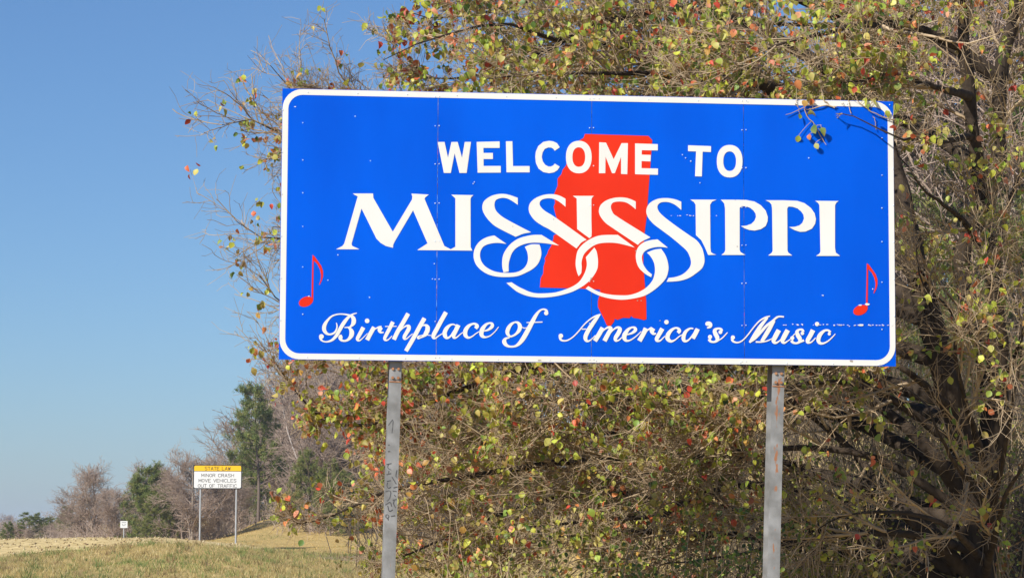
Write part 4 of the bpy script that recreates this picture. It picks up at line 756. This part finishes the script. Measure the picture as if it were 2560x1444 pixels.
T_ = [("bare", 0, 14, 1290, 900, "hazy bare tree farthest off beyond the gravel shoulder", 1.62), ("bare", 2, -30, 1294, 880, "hazy bare tree at the end of the far wood", 1.62),
 ("pine", 0, 78, 1283, 205, "round topped dark pine at the far end of the tree line", 2.03), ("bare", 1, 48, 1312, 208, "low brown bare tree under the far round topped pine", 1.62),
 ("pine", 1, 115, 1294, 205, "short green pine beside the far round topped pine", 1.76), ("pine", 2, 148, 1300, 205, "short bright pine in the gap before the big bare tree", 1.76), ("bare", 3, 100, 1322, 215, "low bare thicket tree below the short far pines", 1.76),
 ("pine", 1, 22, 1306, 205, "small rounded pine nearest the kerb end of the tree line", 1.4), ("bare", 0, 76, 1322, 200, "low bare tree in front of the far round topped pine", 1.4), ("bare", 2, 132, 1312, 200, "low bare tree in front of the short far pines", 1.4), ("bare", 1, 168, 1296, 195, "rounded bare tree filling the gap left of the big fanned tree", 1.3),
 ("pine", 0, 182, 1268, 190, "dark pine showing behind the left edge of the big bare tree", 1.62),
 ("bare", 0, 240, 1178, 165, "big bare grey tree with fanned limbs left of the small white sign", 1.28), ("bare", 1, 205, 1250, 172, "smaller bare tree at the foot of the big fanned bare tree", 1.49), ("bare", 3, 290, 1235, 160, "bare tree just behind the small white sign", 1.22),
 ("pine", 1, 368, 1172, 150, "full green pine right of the small white sign", 1.0), ("pine", 2, 402, 1225, 148, "shorter pine in front of the full green pine", 1.0), ("pine", 1, 335, 1228, 172, "pine tucked behind the small white sign", 1.35),
 ("bare", 2, 432, 1175, 155, "slender bare tree left of the yellow headed sign", 1.22), ("bare", 1, 484, 1152, 146, "bare tree with forked trunk behind the left post of the yellow headed sign", 1.15), ("bare", 0, 545, 1178, 150, "bare tree framed under the yellow headed sign", 1.22), ("bare", 3, 455, 1240, 150, "low bare tree filling the gap left of the yellow headed sign", 1.49), ("bare", 2, 585, 1215, 158, "bare tree against the right post of the yellow headed sign", 1.35),
 ("pine", 0, 650, 975, 163, "tall open crowned pine above the yellow headed sign", 0.9), ("pine", 0, 606, 1095, 172, "lower pine leaning out left of the tall open pine", 0.9), ("pine", 1, 640, 1165, 170, "dense pine on the golden hill below the tall open pine", 0.85), ("pine", 2, 700, 1190, 173, "bushy pine on top of the golden hill", 0.85),
 ("bare", 3, 716, 975, 176, "tall pinkish bare tree right behind the tall open pine", 0.95), ("bare", 1, 765, 905, 182, "tallest pinkish bare tree behind the left end of the welcome sign", 1.08), ("bare", 0, 825, 890, 180, "pinkish bare tree behind the worn grey post", 1.08), ("bare", 2, 885, 905, 176, "pinkish bare tree showing through the pear twigs", 1.22), ("bare", 1, 684, 1070, 180, "half height bare tree between pine and pinkish wood", 1.35), ("bare", 3, 945, 940, 172, "bare tree on the hill behind the worn grey post", 1.22), ("bare", 0, 740, 1060, 168, "lower pinkish bare tree at the wood edge", 1.35),
 ("pine", 2, 772, 1135, 142, "bushy yellow green pine standing on the slope in front of the pinkish wood", 0.85), ("pine", 2, 828, 1160, 139, "bushy pine behind the lowest pear twigs", 0.85), ("pine", 1, 868, 1185, 141, "green pine seen left of the worn grey post", 1.22), ("pine", 2, 930, 1205, 139, "low pine behind the worn grey post", 1.35),
 ("pale", 0, 792, 1000, 150, "pale trunked bare tree with whitish stem above the bushy pines", 1.08), ("pale", 0, 808, 1020, 152, "second whitish stem close beside the pale trunked tree", 1.08), ("pale", 0, 845, 1010, 151, "whitish stem nearest the worn grey post", 1.08),
 ("bare", 1, 1080, 880, 130, "bare tree on the hillside between the posts, next to the worn one", 1.22), ("bare", 2, 1280, 820, 128, "bare hillside tree behind the middle of the sign", 1.22), ("pine", 1, 1180, 1020, 126, "pine on the hillside behind the tangle of pear twigs", 1.22), ("bare", 3, 1480, 760, 122, "bare hillside tree behind the red state outline", 1.22), ("bare", 0, 1700, 640, 116, "bare hillside tree behind the sign near the rusty post", 1.22), ("pine", 2, 1600, 960, 118, "pine on the hillside near the rusty post", 1.22), ("bare", 1, 1930, 420, 108, "bare hillside tree rising behind the sign's right half", 1.08), ("bare", 2, 2130, 170, 100, "tall bare tree behind the sign's upper right corner", 1.08), ("pine", 1, 2230, 330, 98, "pine behind the pear trunks right of the sign", 0.94), ("bare", 3, 2330, 60, 96, "tall bare tree behind the forked pear trunks", 1.08), ("pine", 0, 2440, 180, 94, "open pine behind the rightmost pear limbs", 1.08), ("bare", 0, 2540, -20, 92, "tall bare tree behind the outermost pear limbs", 1.08), ("pine", 2, 2400, 700, 92, "bushy pine low behind the pear trunks", 1.08), ("pine", 1, 2560, 520, 90, "dense pine beyond the outermost pear limbs", 1.08), ("bare", 2, 2000, 760, 104, "half height bare tree on the slope behind the rusty post", 1.35)]
for k_, v_, px_, tp_, Y_, lb_, wd_ in T_: tree(k_, v_, px_, tp_, Y_, lb_, wd_)

# brushy undergrowth along the edge of the far wood: nobody could count it
def brush(n, spots, hr, thin=1.0):
    k = rng.integers(0, len(spots), n); sp = np.array(spots)[k]
    X = (sp[:, 0] - CXP) / F * sp[:, 1] + rng.normal(size=n) * .9; Y = sp[:, 1] + rng.normal(size=n) * 1.3; Z = ground(X, Y)
    h = rng.uniform(*hr, n); base = np.c_[X, Y, Z - .05]; tip = base + np.c_[rng.normal(size=(n, 2)) * .35 * h[:, None], h]
    P = base[:, None] + (tip - base)[:, None] * np.linspace(0, 1, 5)[None, :, None] + rng.normal(size=(n, 5, 3)) * .06; R = np.tile(np.linspace(.022, .010, 5), (n, 1)) * thin * thin
    A, RA, _ = kids(P, R, 7, .15, 1, (.25, .7), (25, 75), 4, .18, (0, 0, .03), .7, .008 * thin * thin)
    v, q = cat([tubes(P, R, 3), tubes(A, RA, 3)]); return mesh("undergrowth", v, q, True)
_sp = [(px, Y) for px, Y in [(150, 200), (180, 185), (205, 175), (235, 170), (265, 165), (300, 160), (330, 165), (360, 162), (400, 160), (430, 152), (455, 150), (480, 150), (505, 148), (530, 150), (560, 158), (590, 165), (615, 170), (640, 172), (670, 174), (700, 174), (735, 162), (785, 146), (800, 142), (830, 143), (870, 145), (910, 150), (60, 215), (20, 225), (100, 220), (-40, 220), (960, 150), (1050, 140), (1150, 132)]]
uo = link("undergrowth", brush(1500, _sp, (.5, 1.7)), M_barktwig, kind="stuff"); uo["label"] = "brown leafless brush along the foot of the far wood"; uo["category"] = "undergrowth"
_sp2 = [(px, Y) for px in range(980, 2760, 60) for Y in (84 + (px * 7 % 40), 100 + (px * 13 % 30))]
uo = link("undergrowth", brush(2000, _sp2, (2.0, 5.5)), M_thick, kind="stuff"); uo["label"] = "tall leafless thicket on the hillside behind the pear tree"; uo["category"] = "undergrowth"

_sp3 = [(px, Y) for px in range(1960, 2760, 45) for Y in (28.5, 31.5, 35)]
uo = link("undergrowth", brush(1500, _sp3, (1.2, 3.3), .6), M_thick, kind="stuff"); uo["label"] = "tangled brush on the ground just behind the pear trunks"; uo["category"] = "undergrowth"

# ------------------------------------------------------------------ other road signs
GLY = {'S': [[(1, .85), (.75, 1), (.25, 1), (0, .8), (.15, .58), (.85, .42), (1, .2), (.75, 0), (.25, 0), (0, .15)]], 'T': [[(0, 1), (1, 1)], [(.5, 1), (.5, 0)]], 'A': [[(0, 0), (.5, 1), (1, 0)], [(.2, .33), (.8, .33)]],
 'E': [[(1, 1), (0, 1), (0, 0), (1, 0)], [(0, .5), (.8, .5)]], 'L': [[(0, 1), (0, 0), (1, 0)]], 'W': [[(0, 1), (.25, 0), (.5, .8), (.75, 0), (1, 1)]], 'M': [[(0, 0), (0, 1), (.5, .3), (1, 1), (1, 0)]], 'I': [[(.5, 0), (.5, 1)]],
 'N': [[(0, 0), (0, 1), (1, 0), (1, 1)]], 'O': [[(.5, 1), (.1, .85), (0, .5), (.1, .15), (.5, 0), (.9, .15), (1, .5), (.9, .85), (.5, 1)]], 'R': [[(0, 0), (0, 1), (.75, 1), (1, .78), (.75, .5), (0, .5)], [(.5, .5), (1, 0)]],
 'C': [[(1, .82), (.7, 1), (.3, 1), (0, .7), (0, .3), (.3, 0), (.7, 0), (1, .18)]], 'H': [[(0, 0), (0, 1)], [(1, 0), (1, 1)], [(0, .5), (1, .5)]], 'V': [[(0, 1), (.5, 0), (1, 1)]], 'U': [[(0, 1), (0, .25), (.3, 0), (.7, 0), (1, .25), (1, 1)]], 'F': [[(0, 0), (0, 1), (1, 1)], [(0, .5), (.8, .5)]]}
def stroke_text(lines, off, h_, Y0, x_axis, x0):
    V, Fc = [], []
    for txt, xa, xb, yb in lines:      # text, left, right, baseline (metres in the sign's frame)
        un = sum(.55 if c == 'I' else (.9 if c == ' ' else 1.35) for c in txt) - .35; s = (xb - xa) / un; x = xa; th = h_ * .135
        for c in txt:
            if c in GLY:
                for st in GLY[c]:
                    for a, b in zip(st, st[1:]):
                        wx = s * (.2 if c == 'I' else 1.0); A = np.array([x + a[0] * wx, yb + a[1] * h_]); B = np.array([x + b[0] * wx, yb + b[1] * h_])
                        d = (B - A) / (np.linalg.norm(B - A) + 1e-9); nn = np.array([-d[1], d[0]]) * th / 2; e = d * th * .4; k = len(V); o = off + .0001 * (len(Fc) % 40)
                        for q in (A - e + nn, B + e + nn, B + e - nn, A - e - nn): V.append(Y0(q[0], q[1], o))
                        Fc.append((k, k + 3, k + 2, k + 1))
            x += s * (.55 if c == 'I' else (.9 if c == ' ' else 1.35))
    return V, Fc
# yellow headed sign
Ys = 127.0; mpx = Ys / F
tl, br = at(484, 1161, Ys), at(604, 1221, Ys); cx_, cz_ = (tl[0] + br[0]) / 2, (tl[2] + br[2]) / 2; w_, h_ = abs(br[0] - tl[0]), abs(tl[2] - br[2])
law = thing("traffic_law_sign", "white sign with yellow STATE LAW header on two thin posts below the wooded hill", "road sign", (cx_, Ys, gz(cx_, Ys)))
e = np.eye(3)
split = cz_ + h_ / 2 - h_ * .265
def Bx(c, s): return box_vf(c, e[0] * s[0], e[1] * s[1], e[2] * s[2])
link("back_panel", mesh("back_panel", *Bx((cx_, Ys, cz_), (w_ / 2, .012, h_ / 2))), M_black, law)
def rr_sheet(x0, x1, z0, z1, y, r, rt_=True, rb_=True, n=5):
    V = []
    for (cx2, cz2, a0, on) in ((x1, z1, 0, rt_), (x0, z1, 90, rt_), (x0, z0, 180, rb_), (x1, z0, 270, rb_)):
        rr = r if on else .001; sx = -1 if cx2 == x1 else 1; sz = -1 if cz2 == z1 else 1
        for k in range(n):
            a = math.radians(a0 + 90 * k / (n - 1)); V.append((cx2 + sx * rr + rr * math.cos(a), y, cz2 + sz * rr + rr * math.sin(a)))
    return V, [tuple(range(len(V) - 1, -1, -1))]
bd = .035
link("header_panel", mesh("header_panel", *rr_sheet(cx_ - w_ / 2 + bd, cx_ + w_ / 2 - bd, split + .012, cz_ + h_ / 2 - bd, Ys - .016, .07, True, False)), M_yellow, law)
link("message_panel", mesh("message_panel", *rr_sheet(cx_ - w_ / 2 + bd, cx_ + w_ / 2 - bd, cz_ - h_ / 2 + bd, split - .012, Ys - .016, .07, False, True)), M_signback, law)
def zsign(px, py): p = at(px, py, Ys); return p[0], p[2]
def L_(txt, pxa, pxb, pyb): xa, zb = zsign(pxa, pyb); xb, _ = zsign(pxb, pyb); return (txt, xa, xb, zb)
yl = lambda a, b, o: (a, Ys - .018 - o, b)
v, f = stroke_text([L_("STATE LAW", 512.5, 576, 1174)], 0, 8.0 * mpx, yl, None, None); link("header_lettering", mesh("header_lettering", v, f), M_black, law)
v, f = stroke_text([L_("MINOR CRASH", 504, 584.5, 1191), L_("MOVE VEHICLES", 497, 590.5, 1204), L_("OUT OF TRAFFIC", 495, 591.5, 1217)], 0, 7.6 * mpx, yl, None, None); link("message_lettering", mesh("message_lettering", v, f), M_black, law)
M_galv = material("thin_galvanised_post", (.46, .47, .48), .5, .4, metallic=.2, var=(.38, .39, .40), scale=3)
for px_ in (500, 590):
    x = at(px_, 1290, Ys)[0]; zb = gz(x, Ys + .06) - .15; zt = cz_ + h_ / 2 - .1
    P = np.array([[(x, Ys + .06, zz) for zz in np.linspace(zb, zt, 3)]]); link("post", mesh("post", *tubes(P, np.full((1, 3), .048), 10), True), M_galv, law)
# small white sign
Yw = 118.0; tl, br = at(301, 1301, Yw), at(318.5, 1318.5, Yw); cw, hw, ww = (tl[0] + br[0]) / 2, tl[2] - br[2], br[0] - tl[0]; zc = (tl[2] + br[2]) / 2
ws = thing("small_road_sign", "small square white sign with grey lines on a thin post by the gravel", "road sign", (cw, Yw, gz(cw, Yw)))
link("panel", mesh("panel", *Bx((cw, Yw, zc), (ww / 2, .006, hw / 2))), M_signback, ws)
M_grey = material("faded_print", (.22, .22, .22), .6, .2)
for zz, a, b in ((.30, -.32, .30), (.05, -.28, -.08), (.05, .06, .30), (-.16, -.22, .22)):
    link("print_line", mesh("print_line", *Bx((cw + ww * (a + b) / 2, Yw - .0085, zc + hw * zz), (ww * (b - a) / 2, .002, hw * .035))), M_grey, ws)
zb = gz(cw, Yw + .04) - .2; P = np.array([[(cw, Yw + .04, zz) for zz in np.linspace(zb, zc + hw * .4, 3)]]); link("post", mesh("post", *tubes(P, np.full((1, 3), .028), 8), True), M_galv, ws)
# low concrete kerb wall at the far edge of the gravel
xw = np.linspace(-60, -17.5, 30); yw_ = 99.6 + 0 * xw; Vw = []
for x, y in zip(xw, yw_):
    zz = gz(x, y); Vw += [(x, y - .12, zz - .2), (x, y - .10, zz + .16), (x, y + .10, zz + .16), (x, y + .12, zz - .2)]
Fw = [(4 * k + a, 4 * (k + 1) + a, 4 * (k + 1) + (a + 1) % 4, 4 * k + (a + 1) % 4) for k in range(29) for a in range(4)] + [(0, 1, 2, 3), (119, 118, 117, 116)]
kw = link("kerb_wall", mesh("kerb_wall", Vw, Fw), M_conc); kw["label"] = "low concrete kerb along the far edge of the pale gravel"; kw["category"] = "kerb"

# ------------------------------------------------------------------ grass
def grass(name, n, xr, yr, hr, wr, cols, ok=None, seed=5):
    r = np.random.default_rng(seed); X = r.uniform(*xr, n); Y = r.uniform(*yr, n)
    if ok is not None: m = ok(X, Y, r); X, Y = X[m], Y[m]
    n = len(X); Z = ground(X, Y); h = r.uniform(*hr, n) * (0.7 + .5 * (np.sin(X * 1.7 + Y * .6) * np.sin(Y * .8 - X * .5) > .2)); w = r.uniform(*wr, n); a = r.uniform(0, math.pi, n)
    b = np.c_[X, Y, Z - .02]; s = np.c_[np.cos(a), np.sin(a) * .4, 0 * a] * w[:, None]; tip = b + np.c_[r.normal(size=(n, 2)) * h[:, None] * .45, h]
    mid = b * .45 + tip * .55 + np.c_[0 * h, 0 * h, h * .1]
    V = np.stack([b - s, b + s, mid + s * .6, tip, mid - s * .6], 1).reshape(-1, 3); i = np.arange(n)[:, None] * 5
    T = np.concatenate([i + [0, 1, 2], i + [0, 2, 4], i + [4, 2, 3]])
    g = np.sin(X * .55 + Y * .21 + 2) * np.sin(Y * .33 - X * .2) + .35 * np.sin(X * 2.1) * np.sin(Y * 1.3) + r.normal(size=n) * .35
    c = np.where((g > .56)[:, None], np.array(cols[0])[r.integers(0, len(cols[0]), n)], np.array(cols[1])[r.integers(0, len(cols[1]), n)])
    me = mesh(name, V, T); set_colour(me, np.repeat(c * (1 + r.normal(size=(n, 1)) * .15).clip(.5, 1.5), 5, 0).clip(.01, .9)); return me
M_grass = leaf_material("grass_blade", .25, .7)
GC = ([(.19, .23, .06), (.25, .27, .075), (.15, .19, .05), (.30, .29, .09)], [(.46, .35, .13), (.52, .41, .18), (.38, .29, .10), (.36, .32, .12), (.54, .43, .22), (.30, .24, .09)])
def not_gravel(X, Y, r):
    yf = 80 + 1.1 * np.sin(X * .8) + .8 * np.sin(X * 2.1 + 1) + np.clip((X + 12.8) * 1.9, 0, 20)
    return (Y < yf + r.normal(size=len(X)) * .6) | (X > -8.6)
go = link("grass", grass("grass", 180000, (-22, 1), (40, 100), (.04, .15), (.005, .014), GC, not_gravel), M_grass, kind="stuff"); go["label"] = "rough dry grass with green tufts on the near bank"; go["category"] = "grass"
GC2 = ([(.24, .25, .075), (.30, .28, .09)], [(.54, .38, .13), (.60, .44, .17), (.47, .32, .105), (.56, .42, .16)])
go = link("grass", grass("grass", 60000, (-24, 14), (100, 172), (.04, .10), (.012, .03), GC2, None, 6), M_grass, kind="stuff"); go["label"] = "short golden dry grass on the far hill"; go["category"] = "grass"

# green and rust coloured weed tufts in the near bank, clods on the gravel
def tufts(n, per, xr, yr, hr, cols, ok, seed):
    r = np.random.default_rng(seed); X = r.uniform(*xr, n); Y = r.uniform(*yr, n); m = ok(X, Y, r); X, Y = X[m], Y[m]; n = len(X)
    cx = np.repeat(X, per) + r.normal(size=n * per) * .07; cy = np.repeat(Y, per) + r.normal(size=n * per) * .07; N = n * per
    h = np.repeat(r.uniform(*hr, n), per) * r.uniform(.5, 1.1, N); b = np.c_[cx, cy, ground(cx, cy) - .02]; a = r.uniform(0, math.pi, N); s_ = np.c_[np.cos(a), np.sin(a) * .4, 0 * a] * r.uniform(.005, .012, (N, 1))
    tip = b + np.c_[r.normal(size=(N, 2)) * h[:, None] * .5, h]; V = np.stack([b - s_, b + s_, tip], 1).reshape(-1, 3)
    c = np.repeat(np.array(cols)[r.integers(0, len(cols), n)], per, 0) * (1 + r.normal(size=(N, 1)) * .2).clip(.5, 1.5); me = mesh("weeds", V, np.arange(N * 3).reshape(-1, 3)); set_colour(me, np.repeat(c, 3, 0).clip(.01, .9)); return me
wo = link("weeds", tufts(1500, 22, (-22, 1), (42, 98), (.12, .30), [(.14, .20, .05), (.11, .165, .04), (.20, .25, .065), (.30, .20, .09), (.44, .33, .13), (.24, .17, .08), (.17, .22, .05)], not_gravel, 8), M_grass, kind="stuff"); wo["label"] = "darker weed tufts scattered in the dry grass bank"; wo["category"] = "weeds"
r = np.random.default_rng(9); N = 3200; X = r.uniform(-34, -9, N); Y = r.uniform(80, 99, N); m = ~not_gravel(X, Y, r); X, Y = X[m], Y[m]; N = len(X)
O = np.array([(1, 0, 0), (0, 1, 0), (-1, 0, 0), (0, -1, 0), (0, 0, 1), (0, 0, -1.0)]); T8 = np.array([(0, 1, 4), (1, 2, 4), (2, 3, 4), (3, 0, 4), (1, 0, 5), (2, 1, 5), (3, 2, 5), (0, 3, 5)])
V = O[None] * r.uniform(.015, .05, (N, 1, 1)) * r.uniform(.6, 1.4, (N, 6, 1)) + np.c_[X, Y, ground(X, Y) + .06][:, None]
me = mesh("clods", V.reshape(-1, 3), (T8[None] + (np.arange(N) * 6)[:, None, None]).reshape(-1, 3)); cc = np.array([(.62, .48, .24), (.50, .37, .17), (.70, .58, .36), (.24, .17, .08), (.30, .20, .10)])[r.integers(0, 5, N)]; set_colour(me, np.repeat(cc, 6, 0))
wo = link("clods", me, M_grass, kind="stuff"); wo["label"] = "small clods and stones strewn over the pale gravel"; wo["category"] = "stones"

# ------------------------------------------------------------------ haze: a thin even layer of air round the whole place
hv, hf = box_vf((0, 1200, 13.5), (3200, 0, 0), (0, 3500, 0), (0, 0, 17.5))
M_haze = bpy.data.materials.new("haze"); M_haze.use_nodes = True; hn = M_haze.node_tree.nodes; hn.remove(hn["Principled BSDF"])
pv = hn.new("ShaderNodeVolumePrincipled"); pv.inputs["Color"].default_value = (.80, .88, 1.0, 1); pv.inputs["Density"].default_value = 0.0003; pv.inputs["Anisotropy"].default_value = 0.0
M_haze.node_tree.links.new(pv.outputs[0], hn["Material Output"].inputs["Volume"])
link("haze", mesh("haze", hv, hf), M_haze, kind="stuff")
